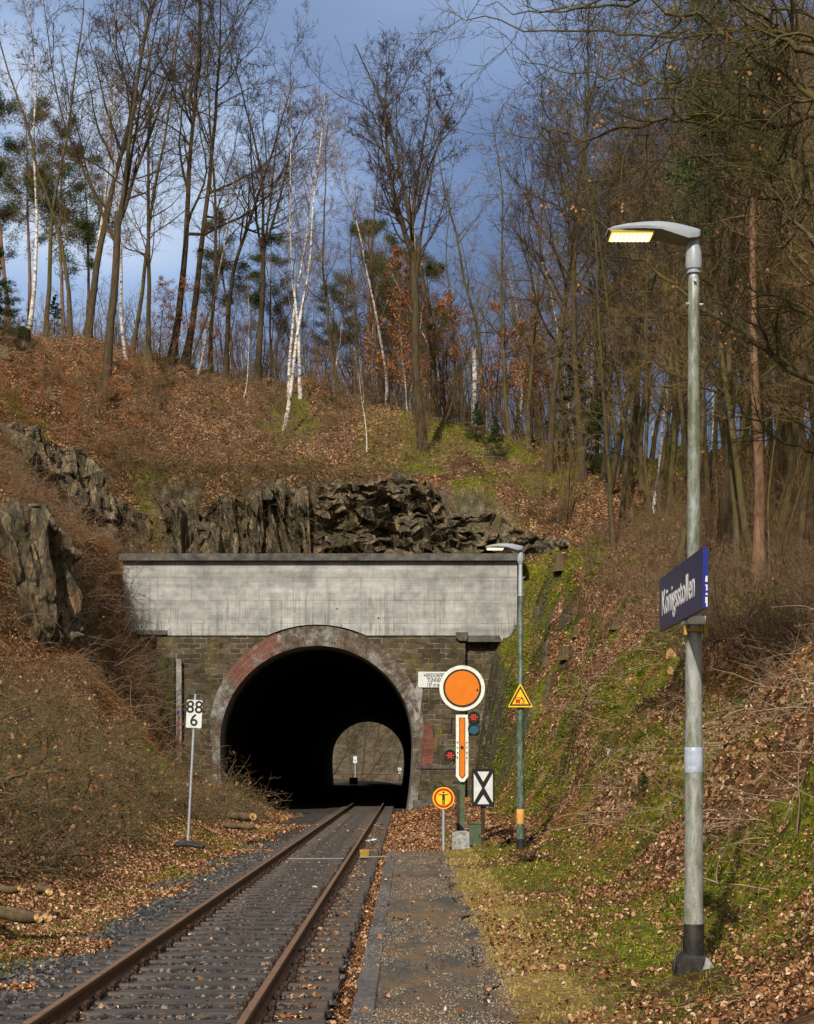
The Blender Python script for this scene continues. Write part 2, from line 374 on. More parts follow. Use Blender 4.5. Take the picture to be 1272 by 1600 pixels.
def redbrick(scale=1.0, name='red_brick', radial=False):
    m = MT(name, 0.85, 0.2); v = m.map((1, 1, 1), (R(90), 0, 0))
    br = m.t.nodes.new('ShaderNodeTexBrick'); m.t.links.new(v, br.inputs['Vector'])
    for k_, v_ in (('Scale', 1.0), ('Mortar Size', 0.014), ('Brick Width', 0.25), ('Row Height', 0.085)): br.inputs[k_].default_value = v_
    br.inputs['Color1'].default_value = (0.11, 0.024, 0.015, 1); br.inputs['Color2'].default_value = (0.19, 0.050, 0.032, 1); br.inputs['Mortar'].default_value = (0.13, 0.09, 0.07, 1)
    c = m.mix(0.6, br.outputs['Color'], m.ramp(m.noise(3, 5), [(0.3, 0.35), (0.7, 1.3)]), 'MULTIPLY')
    m.color(c); m.bump(br.outputs['Fac'], -0.5, 0.02); return m.m
M['redbrick'] = redbrick()
def ringmat():
    # attribute 'arc' metres along the ring, 'rad' metres across it
    m = MT('arch_ring_brick', 0.88, 0.2)
    cmb = m.t.nodes.new('ShaderNodeCombineXYZ'); m.t.links.new(m.attr('arc'), cmb.inputs[0]); m.t.links.new(m.attr('rad'), cmb.inputs[1])
    br = m.t.nodes.new('ShaderNodeTexBrick'); m.t.links.new(cmb.outputs[0], br.inputs['Vector'])
    for k_, v_ in (('Scale', 1.0), ('Mortar Size', 0.018), ('Brick Width', 0.13), ('Row Height', 0.26)): br.inputs[k_].default_value = v_
    br.inputs['Color1'].default_value = (0.075, 0.055, 0.038, 1); br.inputs['Color2'].default_value = (0.13, 0.095, 0.066, 1); m.t.links.new(m.ramp(m.noise(1.5, 6, 0.75), [(0.4, (0.05, 0.04, 0.03)), (0.6, (0.22, 0.20, 0.165))]), br.inputs['Mortar'])
    redm = m.ramp(m.math('ADD', m.attr('arc'), m.math('MULTIPLY', m.noise(1.2, 4), 2.4)), [(0.0, 0.0), (0.01, 0.0)])
    x = m.xyz()[0]
    f1 = m.math('ADD', x, m.math('MULTIPLY', m.noise(1.3, 4), 2.0))     # red on the left haunch
    # left haunch between x -7.9 and -6.1 (object space = world)
    a1 = m.math('GREATER_THAN', f1, -6.9); a2 = m.math('LESS_THAN', f1, -4.9)
    rf = m.math('MULTIPLY', m.math('MULTIPLY', a1, a2), 0.8)
    c = m.mix(rf, br.outputs['Color'], m.mix(br.outputs['Fac'], (0.17, 0.045, 0.028), (0.17, 0.13, 0.11)))
    pn = m.ramp(m.noise(0.75, 7, 0.75), [(0.51, 0.0), (0.60, 1.0)])
    c = m.mix(m.math('MULTIPLY', pn, 0.8), c, m.ramp(m.noise(6, 6, 0.75), [(0.3, (0.10, 0.10, 0.09)), (0.7, (0.32, 0.32, 0.31))]))
    c = m.mix(0.5, c, m.ramp(m.noise(2.2, 6, 0.75), [(0.3, 0.4), (0.7, 1.4)]), 'MULTIPLY')
    m.color(c); m.bump(m.math('ADD', m.noise(8, 5, 0.7), m.math('MULTIPLY', br.outputs['Fac'], -0.5)), 0.7, 0.03); return m.m
M['ring'] = ringmat()
def concrete():
    m = MT('board_marked_concrete', 0.8, 0.3)
    x, y, z = m.xyz()
    n = m.noise(1.1, 6, 0.7); c = m.ramp(n, [(0.33, (0.20, 0.202, 0.20)), (0.5, (0.325, 0.325, 0.315)), (0.67, (0.45, 0.445, 0.425))])
    # board marks: fine vertical and a few horizontal bands
    hb = m.noise(1.0, 3, 0.6, m.map((0.12, 1, 3.2)))
    c = m.mix(0.55, c, m.ramp(hb, [(0.35, 0.6), (0.65, 1.2)]), 'MULTIPLY')
    st = m.noise(1.0, 5, 0.75, m.map((7.5, 1, 0.35)))
    low = m.ramp(z, [(0.0, 0.0), (1.0, 1.0)])
    lowf = m.math('SUBTRACT', 1.0, m.math('MULTIPLY', m.math('SUBTRACT', z, 7.6), 0.33)); 
    cl = m.t.nodes.new('ShaderNodeClamp'); m.t.links.new(lowf, cl.inputs[0])
    sk = m.math('MULTIPLY', m.ramp(st, [(0.47, 0.0), (0.60, 1.0)]), m.math('MULTIPLY', cl.outputs[0], m.ramp(m.noise(0.7, 3), [(0.38, 0.1), (0.6, 1.0)])))
    c = m.mix(m.math('MULTIPLY', sk, 0.8), c, (0.055, 0.052, 0.048))
    tp = m.math('MULTIPLY', m.math('SUBTRACT', z, 10.55), 1.6); cl2 = m.t.nodes.new('ShaderNodeClamp'); m.t.links.new(tp, cl2.inputs[0])
    sp = m.math('MULTIPLY', cl2.outputs[0], m.ramp(m.noise(1.6, 5, 0.7, m.map((1, 1, 0.2))), [(0.45, 0.0), (0.6, 0.9)]))
    c = m.mix(sp, c, (0.10, 0.095, 0.085))
    # form panel joints
    def joints(coord, period, width, off):
        a = m.math('FRACT', m.math('DIVIDE', m.math('ADD', coord, off), period))
        return m.math('LESS_THAN', a, width / period)
    br = m.t.nodes.new('ShaderNodeTexBrick'); m.t.links.new(m.map((1, 1, 1), (R(90), 0, 0), (0, 0, 0)), br.inputs['Vector'])
    br.offset = 0.37
    for k_, v_ in (('Scale', 1.0), ('Mortar Size', 0.022), ('Brick Width', 1.5), ('Row Height', 1.02), ('Mortar Smooth', 0.5)): br.inputs[k_].default_value = v_
    c = m.mix(m.math('MULTIPLY', br.outputs['Fac'], m.math('MULTIPLY', m.ramp(m.noise(1.5, 2), [(0.3, 0.15), (0.7, 1.0)]), 0.7)), c, (0.13, 0.125, 0.115))
    hole = m.math('LESS_THAN', m.voro(0.62, m.map((1, 0.01, 1.0)), 'Distance', rnd=0.5), 0.028)
    c = m.mix(hole, c, (0.04, 0.04, 0.04))
    m.color(c); m.bump(m.math('SUBTRACT', m.noise(14, 5, 0.7), m.math('MULTIPLY', br.outputs['Fac'], 0.5)), 0.35, 0.02); return m.m
M['concrete'] = concrete()
M['coping'] = plain('weathered_coping', (0.085, 0.080, 0.072), 0.9, 0.6, 2.5, bump=0.6)
M['plaster'] = plain('grey_plaster', (0.24, 0.23, 0.215), 0.85, 0.45, 2.2, bump=0.5)
def lining():
    m = MT('dark_lining', 0.95, 0.1); n = m.noise(1.2, 6, 0.7)
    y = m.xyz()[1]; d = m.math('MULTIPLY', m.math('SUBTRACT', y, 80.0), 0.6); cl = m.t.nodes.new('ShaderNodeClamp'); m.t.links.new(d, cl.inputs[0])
    c = m.mix(m.math('MULTIPLY', cl.outputs[0], 0.97), m.ramp(n, [(0.3, (0.09, 0.08, 0.065)), (0.7, (0.28, 0.265, 0.24))]), (0.006, 0.006, 0.006))  # pale at the mouth, blending to near black a short way in
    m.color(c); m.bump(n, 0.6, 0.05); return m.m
M['lining'] = lining()
def rust():
    m = MT('rusty_rail', 0.7, 0.35); n = m.noise(14, 6, 0.7); z = m.xyz()[2]
    c = m.ramp(n, [(0.3, (0.060, 0.028, 0.012)), (0.55, (0.135, 0.066, 0.026)), (0.75, (0.21, 0.115, 0.05))]); m.color(c); m.bump(n, 0.4, 0.006); return m.m
M['rail'] = rust()
M['railtop'] = plain('worn_rail_head', (0.18, 0.098, 0.048), 0.5, 0.35, 10, metal=0.2, spec=0.4)
M['iron'] = plain('rusty_iron', (0.045, 0.026, 0.017), 0.85, 0.5, 12, bump=0.4)
def sleeperm():
    m = MT('tarred_sleeper', 0.8, 0.3); n = m.noise(3, 6, 0.75, m.map((0.5, 6, 1)))
    c = m.ramp(n, [(0.35, (0.022, 0.018, 0.015)), (0.55, (0.075, 0.060, 0.050)), (0.7, (0.17, 0.135, 0.11))])
    m.color(c); m.bump(n, 0.6, 0.02); return m.m
M['sleeper'] = sleeperm()
def stones():
    m = MT('ballast_stone', 0.8, 0.35); m.color(m.ramp(m.attr('rnd'), [(0, (0.010, 0.010, 0.011)), (0.55, (0.038, 0.038, 0.041)), (0.88, (0.10, 0.097, 0.096)), (1, (0.19, 0.165, 0.14))]))
    m.bump(m.noise(60, 4), 0.4, 0.006); return m.m
M['stone'] = stones()
def ballastbed():
    m = MT('ballast_bed', 0.9, 0.2); cx = m.xyz(m.voro(24, out='Color'))
    c = m.ramp(cx[0], [(0, (0.006, 0.006, 0.007)), (0.5, (0.025, 0.026, 0.03)), (0.85, (0.07, 0.07, 0.072)), (0.97, (0.16, 0.10, 0.06))])
    br = m.ramp(m.noise(1.4, 5, 0.7), [(0.50, 0.0), (0.64, 0.7)]); c = m.mix(br, c, m.ramp(cx[1], [(0, (0.04, 0.025, 0.012)), (1, (0.20, 0.12, 0.06))]))
    m.color(c); m.bump(m.voro(24, out='Distance'), 1.0, 0.04); return m.m
M['bed'] = ballastbed()
def path():
    m = MT('gravel_platform', 0.88, 0.25); x, y, z = m.xyz()
    a = m.ramp(m.xyz(m.voro(95, out='Color'))[0], [(0, (0.010, 0.012, 0.014)), (0.45, (0.050, 0.048, 0.044)), (0.78, (0.12, 0.095, 0.066)), (0.95, (0.40, 0.33, 0.24))])
    warm = m.ramp(m.noise(1.6, 6, 0.75, m.map((1, 0.45, 1))), [(0.44, 0.0), (0.58, 1.0)])
    a = m.mix(m.math('MULTIPLY', warm, 0.75), a, m.ramp(m.noise(60, 4, 0.8), [(0.35, (0.06, 0.034, 0.014)), (0.65, (0.34, 0.20, 0.09))]))
    dark = m.ramp(m.noise(1.1, 5, 0.7, m.map((1.5, 0.35, 1), loc=(4, 3, 0))), [(0.48, 0.0), (0.62, 0.75)])
    a = m.mix(dark, a, m.ramp(m.noise(70, 4, 0.8), [(0.3, (0.020, 0.026, 0.027)), (0.7, (0.075, 0.085, 0.083))]))
    m.color(a); m.bump(m.math('ADD', m.noise(120, 4, 0.8), m.voro(95, out='Distance')), 0.8, 0.012); return m.m
M['path'] = path()
def kerbm():
    m = MT('kerb_stone', 0.85, 0.25); br = m.t.nodes.new('ShaderNodeTexNoise')
    y = m.xyz()[1]; j = m.math('LESS_THAN', m.math('FRACT', m.math('DIVIDE', y, 1.0)), 0.018)
    per = m.t.nodes.new('ShaderNodeTexWhiteNoise'); per.noise_dimensions = '1D'; m.t.links.new(m.math('FLOOR', y), per.inputs['W'])
    c = m.ramp(m.noise(40, 5, 0.8), [(0.35, (0.03, 0.028, 0.027)), (0.55, (0.095, 0.085, 0.082)), (0.7, (0.32, 0.28, 0.24))])
    c = m.mix(0.5, c, m.ramp(per.outputs['Value'], [(0, 0.55), (1, 1.4)]), 'MULTIPLY')
    c = m.mix(j, c, (0.015, 0.014, 0.012)); m.color(c); m.bump(m.noise(70, 4), 0.5, 0.008); return m.m
M['kerb'] = kerbm()
def polem(name, base, over, k, dark=False):
    m = MT(name, 0.5, 0.4); v = m.map((7, 7, 1.8)); n = m.noise(1.9, 7, 0.8, v)
    c = m.ramp(m.noise(30, 5, 0.7), [(0.3, tuple(x * 0.78 for x in base)), (0.7, base)])
    f = m.ramp(n, [(k - 0.10, 0.0), (k + 0.10, 0.85)]); c = m.mix(f, c, m.ramp(m.noise(12, 4), [(0.3, tuple(x * .6 for x in over)), (0.7, over)]))
    sp = m.math('LESS_THAN', m.voro(16, m.map((2, 2, 1)), 'Distance'), 0.10); c = m.mix(m.math('MULTIPLY', sp, 0.6), c, (0.05, 0.05, 0.045))
    m.color(c).metal(0.15); m.bump(m.noise(40, 4), 0.25, 0.004); return m.m
M['polelow'] = polem('galvanised_with_algae', (0.36, 0.38, 0.38), (0.13, 0.145, 0.055), 0.53)
M['polehigh'] = polem('green_streaked_pole', (0.34, 0.36, 0.35), (0.085, 0.105, 0.035), 0.47)
M['polegreen'] = polem('flaking_green_paint', (0.045, 0.085, 0.035), (0.27, 0.30, 0.32), 0.54)
M['galv'] = plain('galvanised_steel', (0.42, 0.46, 0.52), 0.42, 0.15, 12, metal=0.4)
M['silver'] = plain('lamp_housing', (0.27, 0.30, 0.34), 0.42, 0.08, 20, spec=0.5, bump=0.03)
M['under'] = plain('lamp_underside', (0.20, 0.185, 0.17), 0.6, 0.1, 15)
M['blackpaint'] = plain('black_tar_paint', (0.022, 0.021, 0.018), 0.55, 0.8, 9, bump=0.5)
M['rawconc'] = plain('broken_concrete', (0.27, 0.27, 0.265), 0.9, 0.6, 14, bump=1.0)
M['tape'] = plain('silver_tape', (0.36, 0.42, 0.52), 0.32, 0.25, 14, spec=0.6, bump=0.5)
M['orangetape'] = plain('orange_band', (0.72, 0.36, 0.11), 0.6, 0.18, 18)
M['signblue'] = plain('dark_blue_sign', (0.010, 0.014, 0.085), 0.35, 0.15, 3, spec=0.4, bump=0)
M['edgeblue'] = plain('bright_blue_edge', (0.008, 0.018, 0.20), 0.4, 0.1, 3, bump=0)
M['white'] = plain('white_enamel', (0.58, 0.60, 0.60), 0.45, 0.14, 6, bump=0.05)
M['letter'] = plain('white_letter', (0.86, 0.86, 0.85), 0.5, 0.05, 6, bump=0)
M['cream'] = plain('dirty_white_paint', (0.66, 0.66, 0.58), 0.55, 0.22, 7, bump=0.1)
M['black'] = plain('black_paint', (0.012, 0.012, 0.012), 0.5, 0.3, 8, bump=0.05)
M['orange'] = plain('orange_reflector', (0.60, 0.155, 0.004), 0.45, 0.10, 5, bump=0.05)
M['yellow'] = plain('yellow_sign', (0.85, 0.50, 0.015), 0.4, 0.06, 6, bump=0)
M['red'] = plain('red_sign', (0.45, 0.02, 0.012), 0.4, 0.08, 6, bump=0)
M['greenbox'] = plain('green_cabinet', (0.065, 0.095, 0.052), 0.55, 0.3, 6, bump=0.15)
M['lampred'] = plain('dark_red_lens', (0.055, 0.010, 0.006), 0.2, 0.3, 14, spec=0.6, bump=0)
M['bluelens'] = plain('blue_lens', (0.012, 0.085, 0.15), 0.25, 0.2, 14, spec=0.6, bump=0)
M['redlit'] = MT('glowing_red', 0.4).color((0.6, 0.05, 0.02)).emit((1.0, 0.10, 0.02), 0.9).m
def led():
    m = MT('lit_led_panel', 0.3); x, y, z = m.xyz()
    m.color((0.7, 0.6, 0.3)); m.b.inputs['Emission Strength'].default_value = 1.6
    m.b.inputs['Emission Color'].default_value = (1.0, 0.66, 0.16, 1); return m.m
M['led'] = led()
M['ledhot'] = MT('led_emitter', 0.3).color((0.9, 0.9, 0.8)).emit((1.0, 0.90, 0.55), 5).m
M['glassrim'] = plain('yellowish_lens_rim', (0.34, 0.29, 0.04), 0.3, 0.2, 20, spec=0.6, bump=0)
M['graf'] = plain('black_graffiti', (0.015, 0.013, 0.012), 0.7, 0.2, 6, bump=0)
M['bluepaint'] = plain('blue_graffiti', (0.02, 0.05, 0.22), 0.7, 0.4, 6, bump=0)
M['orangepaint'] = plain('orange_graffiti', (0.42, 0.10, 0.02), 0.7, 0.4, 6, bump=0)
M['stump'] = bark('stump_bark', (0.05, 0.034, 0.02), (0.18, 0.12, 0.07), 0.4)
M['tan'] = plain('yellow_block', (0.32, 0.19, 0.03), 0.7, 0.4, 9)
M['pipe'] = plain('black_corrugated_pipe', (0.03, 0.03, 0.035), 0.45, 0.4, 9)
M['darkroot'] = bark('dark_root_wood', (0.012, 0.008, 0.006), (0.055, 0.030, 0.020), 0.1)

# ------------------------------------------------------------------ terrain
# stations: Y -> control points (X, Z), same count each
FS = [
 (-12, [(-80,30),(-16,9.5),(-11,5),(-9,2.3),(-5.9,0.02),(-4.5,-.32),(-.7,-.32),(.6,-.03),(2.9,.10),(4.6,1.6),(6.6,3.0),(12,5),(25,9),(80,30)]),
 ( 22, [(-80,30),(-16,9.5),(-11,5),(-9,2.3),(-5.9,0.02),(-4.5,-.32),(-.7,-.32),(.6,-.03),(2.9,.12),(4.5,1.5),(6.3,3.0),(12,5),(25,9),(80,30)]),
 ( 31, [(-80,32),(-16,10),(-11.4,5.6),(-9.2,2.4),(-5.9,0.02),(-4.5,-.32),(-.7,-.32),(.6,-.03),(2.9,.15),(4.8,1.9),(7.2,3.7),(12,5.4),(25,10),(80,32)]),
 ( 45, [(-80,36),(-17.5,10),(-12.5,6.5),(-10.4,3.2),(-6.0,0.05),(-4.7,-.32),(-.7,-.32),(.6,-.03),(2.9,.25),(4.8,2.7),(7.6,5.3),(12.5,7.2),(25,11.5),(80,34)]),
 ( 60, [(-80,40),(-19,12.5),(-15.0,8.0),(-12.9,5.2),(-6.9,0.15),(-4.8,-.32),(-.7,-.32),(.6,-.02),(3.0,.4),(4.8,3.5),(8.0,7.5),(13,9.6),(25,14),(80,36)]),
 ( 62.6, [(-80,40),(-19,16.6),(-13.6,10.8),(-12.6,6.0),(-7.2,0.2),(-4.8,-.32),(-.7,-.32),(.6,-.02),(3.0,.4),(4.7,3.8),(7.8,7.9),(12.9,10.0),(25,14.5),(80,36)]),
 ( 70, [(-80,40),(-19,17.2),(-13.4,10.8),(-12.3,5.4),(-8.3,0.5),(-4.8,-.32),(-.7,-.32),(.6,-.02),(2.9,.45),(4.4,4.8),(7.2,9.2),(12.5,11.4),(25,15.5),(80,38)]),
 ( 80.3, [(-80,40),(-21,20),(-13.2,11.4),(-12.0,6.6),(-10.5,1.0),(-5.0,-.30),(-.7,-.30),(.6,-.03),(2.8,.4),(3.95,7.2),(6.5,11.0),(12,13.2),(25,17.5),(80,40)]),
]
HS = [
 (80.3, [(-80,40),(-21,20),(-13.2,11.3),(-12.8,10.9),(-4,10.9),(4.6,10.7),(6.5,11.0),(12,13.2),(25,17.5),(80,40)]),
 (83.0, [(-80,40),(-21,20.6),(-14.6,13.8),(-12.4,11.6),(-4,11.4),(3.2,11.4),(6.5,11.7),(12,13.8),(25,17.6),(80,40)]),
 (84.4, [(-80,41),(-21.5,21.3),(-16,17.0),(-12.6,15.7),(-4,15.5),(3.2,15.2),(7,13.9),(12,14.6),(25,18),(80,41)]),
 (95, [(-80,41),(-22.5,24.6),(-17.5,23.0),(-12,20.5),(-5,19.5),(1.5,18.9),(6.5,17.4),(12,16.9),(25,19),(80,41)]),
 (105,[(-80,40),(-24,26.9),(-18,26.5),(-12,24.9),(-6,23.9),(.5,22.5),(6,20.6),(12,19.3),(25,20.5),(80,40)]),
 (118,[(-80,40),(-24,27.2),(-18,26.9),(-12,25.4),(-6,24.3),(.5,22.8),(6,21.2),(12,20.3),(25,22),(80,40)]),
 (212,[(-80,38),(-24,22),(-18,22),(-12,21),(-6,20),(.5,20),(6,20),(12,21),(25,23),(80,38)]),
]
def interp_st(ST, X, Y):
    ys = np.array([s[0] for s in ST], float); CX = np.array([[p[0] for p in s[1]] for s in ST], float); CZ = np.array([[p[1] for p in s[1]] for s in ST], float)
    Yc = np.clip(Y, ys[0], ys[-1]); i = np.clip(np.searchsorted(ys, Yc, side='right') - 1, 0, len(ys) - 2)
    t = (Yc - ys[i]) / (ys[i + 1] - ys[i])
    cx = CX[i] * (1 - t)[..., None] + CX[i + 1] * t[..., None]; cz = CZ[i] * (1 - t)[..., None] + CZ[i + 1] * t[..., None]
    Z = cz[..., 0].copy()
    for k in range(cx.shape[-1] - 1):
        a = cx[..., k]; b = cx[..., k + 1]; m = (X >= a)
        u = np.clip((X - a) / np.maximum(b - a, 1e-6), 0, 1); us = u * 0.6 + (u * u * (3 - 2 * u)) * 0.4
        Z = np.where(m, cz[..., k] + (cz[..., k + 1] - cz[..., k]) * us, Z)
    return Z
def rough_amp(X, Y):
    d = np.maximum(X - 2.0, -5.4 - X); return np.clip(d / 2.2, 0, 1)
def hgt(X, Y):
    X = np.asarray(X, float); Y = np.asarray(Y, float)
    Z = np.where(Y < 80.3, interp_st(FS, X, Y), interp_st(HS, X, Y))
    a = rough_amp(X, Y)
    a = np.where(Y > 80.3, np.clip((Y - 83.6) / 3, 0, 1) * np.where(np.abs(X + 4) < 9, 1, 1) + np.where((X < -13.5) | (X > 6), 1, 0) * np.clip(1 - (Y - 82) / 3, 0, 1), a)
    a = np.clip(a, 0, 1)
    n = (fbm(X / 3.2, Y / 3.2, 4, 3) - .5) * 1.5 + (fbm(X / 0.7, Y / 0.7, 3, 9) - .5) * 0.42 + np.abs(fbm(X / 1.6, Y / 1.6, 3, 21) - .5) * 0.8
    bk = np.clip((X - 2.9) / 1.2, 0, 1) * (Y < 82) + np.clip((Y - 85) / 4, 0, 1) * .7
    n = n + bk * ((fbm(X / .9, Y / 1.3, 3, 51) - .5) * 1.5 + np.maximum(fbm(X / .45, Y / .5, 2, 57) - .5, 0) * 1.0)
    return Z + a * n + (fbm(X / 0.6, Y / 0.6, 3, 5) - .5) * 0.05
def normal(X, Y, e=0.15):
    dx = (hgt(X + e, Y) - hgt(X - e, Y)) / (2 * e); ye = np.where(np.abs(Y - 80.3) < 0.3, 0.01, e)
    dy = (hgt(X, Y + ye) - hgt(X, Y - ye)) / (2 * ye); dy = np.where(np.abs(Y - 80.3) < 0.4, 0, dy)
    n = np.stack([-dx, -dy, np.ones_like(dx)], -1); return n / np.linalg.norm(n, axis=-1, keepdims=True)
def moss_f(X, Y):
    m = fbm(X / 3.0, Y / 4.0, 4, 40)
    b = np.zeros_like(m)
    # right bank and the hill crown in the middle are mossy, some on the left crest
    b = np.where((X > 2.6) & (X < 8.5) & (Y < 82), 0.105, b)
    b = np.where((X > -3) & (X < 12) & (Y > 83) & (Y < 108), 0.14, b); b = np.where((X > -2.6) & (X < 4.5) & (Y > 88) & (Y < 103), .30, b)
    b = np.where((X < -3) & (Y > 88), 0.0, b)
    b = np.where((X > 1.5) & (X < 3.2) & (Y < 40), 0.15, b)
    b = np.where((X < -5), b - 0.05, b)
    b = np.where((X > 9) & (Y < 82), -0.06, b)
    return np.clip((m + b - 0.55) / 0.10, 0, 1)
def terrain(name, xs, ys):
    X, Y = np.meshgrid(xs, ys); Z = hgt(X, Y)
    if ys[0] > 80.3:
        zf = hgt(X[:1], Y[:1] * 0 + 80.299) - .4; zs_ = np.where((X[:1] > 3.9) | (X[:1] < -12.4), np.minimum(zf, Z[:1]), Z[:1] - .05)
        X = np.vstack([X[:1], X]); Y = np.vstack([Y[:1] - .004, Y]); Z = np.vstack([zs_, Z])
    ny, nx = X.shape; idx = np.arange(nx * ny).reshape(ny, nx)
    Q = np.stack([idx[:-1, :-1], idx[:-1, 1:], idx[1:, 1:], idx[1:, :-1]], -1).reshape(-1, 4)
    Nn = normal(X, Y); steep = np.clip((0.45 - Nn[..., 2]) / 0.12, 0, 1)
    steep *= np.where((X > 6.5) | ((X > 2.6) & (Y < 62)), 0.0, 1.0) * np.clip((fbm(X, Y, 3, 77) - .35) / .1, 0, 1)
    tanf = np.exp(-(np.maximum(np.abs(X - 1.05) - .25, 0) / 0.22) ** 2) * np.clip((fbm(X * 2, Y * .8, 4, 91) - .22) / .2, 0, 1) * (Y < 41)
    moss = moss_f(X, Y); moss = np.where(np.abs(X + 2.6) < 2.2, moss * 0.3, moss)
    me = mesh_np(name, np.stack([X, Y, Z], -1).reshape(-1, 3), [Q], True, {'moss': moss.ravel(), 'rock': steep.ravel(), 'tan': tanf.ravel()})
    return struct(link(name, me, M['ground']))
xs = np.unique(np.concatenate([np.linspace(-80, -27, 18), np.arange(-27, -5.5, .22), np.arange(-5.5, 2, .3), np.arange(2, 10, .14), np.arange(10, 26, .3), np.linspace(26, 80, 18)]))
ys1 = np.unique(np.concatenate([np.arange(-12, 10, 1.0), np.arange(10, 40, .16), np.arange(40, 80.29, .28), [80.299]]))
ys2 = np.unique(np.concatenate([[80.301], np.arange(80.5, 108, .3), np.arange(108, 212, 3.0)]))
terrain('ground', xs, ys1)
# the hillside behind the portal wall
terrain('hillside', xs, ys2)
def hit(u, v, y0=11, y1=135):
    """ground point seen at photo pixel (u, v)"""
    Y = np.arange(y0, y1, .1); X = (u - UC) * Y / F; Zr = HC + (VH - v) * Y / F; Z = hgt(X, Y)
    k = np.argmax(Z >= Zr)
    if Z[k] < Zr[k]:          # above the crest: stand it on the crest itself
        q = np.where((Y > 94) & (Y < 108), (Z - HC) / Y, -9); k = int(np.argmax(q)) if y1 > 108 else len(Y) - 1
    return float(X[k]), float(Y[k]), float(Z[k])
def px(u, v, Y): return ((u - UC) * Y / F, Y, HC + (VH - v) * Y / F)

# ------------------------------------------------------------------ far side of the tunnel
XS = np.linspace(-70, 60, 60); YS = np.linspace(211, 420, 60); X, Y = np.meshgrid(XS, YS)
d = np.maximum(0, (Y - 262) * 0.45 + (X + 8) * 0.12); Z = -0.35 + np.minimum(d, 40) + (fbm(X / 9, Y / 9, 3, 2) - .5) * np.clip(d / 4, 0.1, 1.5)
idx = np.arange(X.size).reshape(X.shape); Q = np.stack([idx[:-1, :-1], idx[:-1, 1:], idx[1:, 1:], idx[1:, :-1]], -1).reshape(-1, 4)
me = mesh_np('valley_ground', np.stack([X, Y, Z], -1).reshape(-1, 3), [Q], True, {'moss': (fbm(X / 5, Y / 5, 3, 8) > .6).ravel() * .3, 'rock': np.zeros(X.size), 'tan': ((Y < 258) * .3).ravel()})
struct(link('valley_ground', me, plain('valley_floor', (0.075, 0.058, 0.034), 0.95, 0.6, 0.8, bump=0.8)))
def farh(x, y): return -0.35 + min(max(0, (y - 262) * 0.45 + (x + 8) * 0.12), 40)

# ------------------------------------------------------------------ tunnel portal
YP = 79.6; WB = 81.0
PXM = YP / F
def wx(u): return (u - UC) * PXM
def wz(v): return HC + (VH - v) * PXM
ACX, ACZ, AR = wx(495), wz(1160), 151 * PXM        # arch centre and radius
def arch_pts(r, n=48, foot=-0.5, cx=None, yscale=1.0):
    cx = ACX if cx is None else cx
    a = np.linspace(0, np.pi, n); P = [(cx - r * math.cos(t), ACZ + r * math.sin(t)) for t in a]
    # side walls lean in a little towards the floor
    L = [(cx - r + (0.18 * ((ACZ - z) / (ACZ - foot)) ** 2), z) for z in np.linspace(foot, ACZ, 8)[:-1]]
    Rr = [(cx + r - (0.30 * ((ACZ - z) / (ACZ - foot)) ** 2), z) for z in np.linspace(ACZ, foot, 8)[1:]]
    return L + P + Rr
port = thing('tunnel_portal', 'stone and concrete tunnel portal with round brick arch in the hillside', 'tunnel portal', (0, YP, 0))
def loc(o):      # children are written in world coordinates; keep them there
    o.matrix_parent_inverse = Matrix.Translation((0, -YP, 0)); return o
def wall_over_arch(x0, x1, ztop, zbase, rr, yf, yb, step=0.12):
    """wall with an arched hole: columns from the arch (or base) to the top"""
    mb = MB(); xc = np.unique(np.concatenate([np.arange(x0, x1, step), [x1, ACX - rr, ACX + rr]]))
    lo = []
    for x in xc:
        d = abs(x - ACX); lo.append(ACZ + math.sqrt(max(rr * rr - d * d, 0)) if d < rr else zbase)
    V = []; Q = []
    nlev = 2
    for i, x in enumerate(xc):
        zt = ztop(x) if callable(ztop) else ztop
        V += [(x, yf, min(lo[i], zt)), (x, yf, zt), (x, yb, min(lo[i], zt)), (x, yb, zt)]
    for i in range(len(xc) - 1):
        inside0 = abs(xc[i] - ACX) < rr - 1e-6; inside1 = abs(xc[i + 1] - ACX) < rr - 1e-6
        a = 4 * i; b = 4 * (i + 1)
        Q += [(a, b, b + 1, a + 1), (a + 3, b + 3, b + 2, a + 2), (a + 1, b + 1, b + 3, a + 3), (a + 2, b + 2, b, a)]
    # jambs
    V2 = []
    Q.append((0, 1, 3, 2)); e = 4 * (len(xc) - 1); Q.append((e, e + 2, e + 3, e + 1))
    mb.add(V, Q)
    return mb
ZM = wz(990)      # top of the masonry
# split masonry in left pier, right pier and span so that the columns beside the arch reach the ground
RO = AR + 0.88    # outer radius of the ring
RH = AR + .25
mbm = wall_over_arch(ACX - RH, ACX + RH, ZM, ACZ, RH, YP, WB)
mbm.box(wx(245), ACX - RH, YP, WB, -0.6, ZM); mbm.box(ACX + RH, wx(727), YP, WB, -0.6, ZM)
loc(mbm.build('masonry_wall', M['masonry'], port))
for bx_ in ((wx(190), wx(245) - .002, YP + 0.65, WB, -0.6, wz(985)), (wx(727) + .002, wx(815), YP + 0.45, WB, -0.6, wz(1001))): loc(MB().box(*bx_).build('wing_masonry', M['masonry'], port))
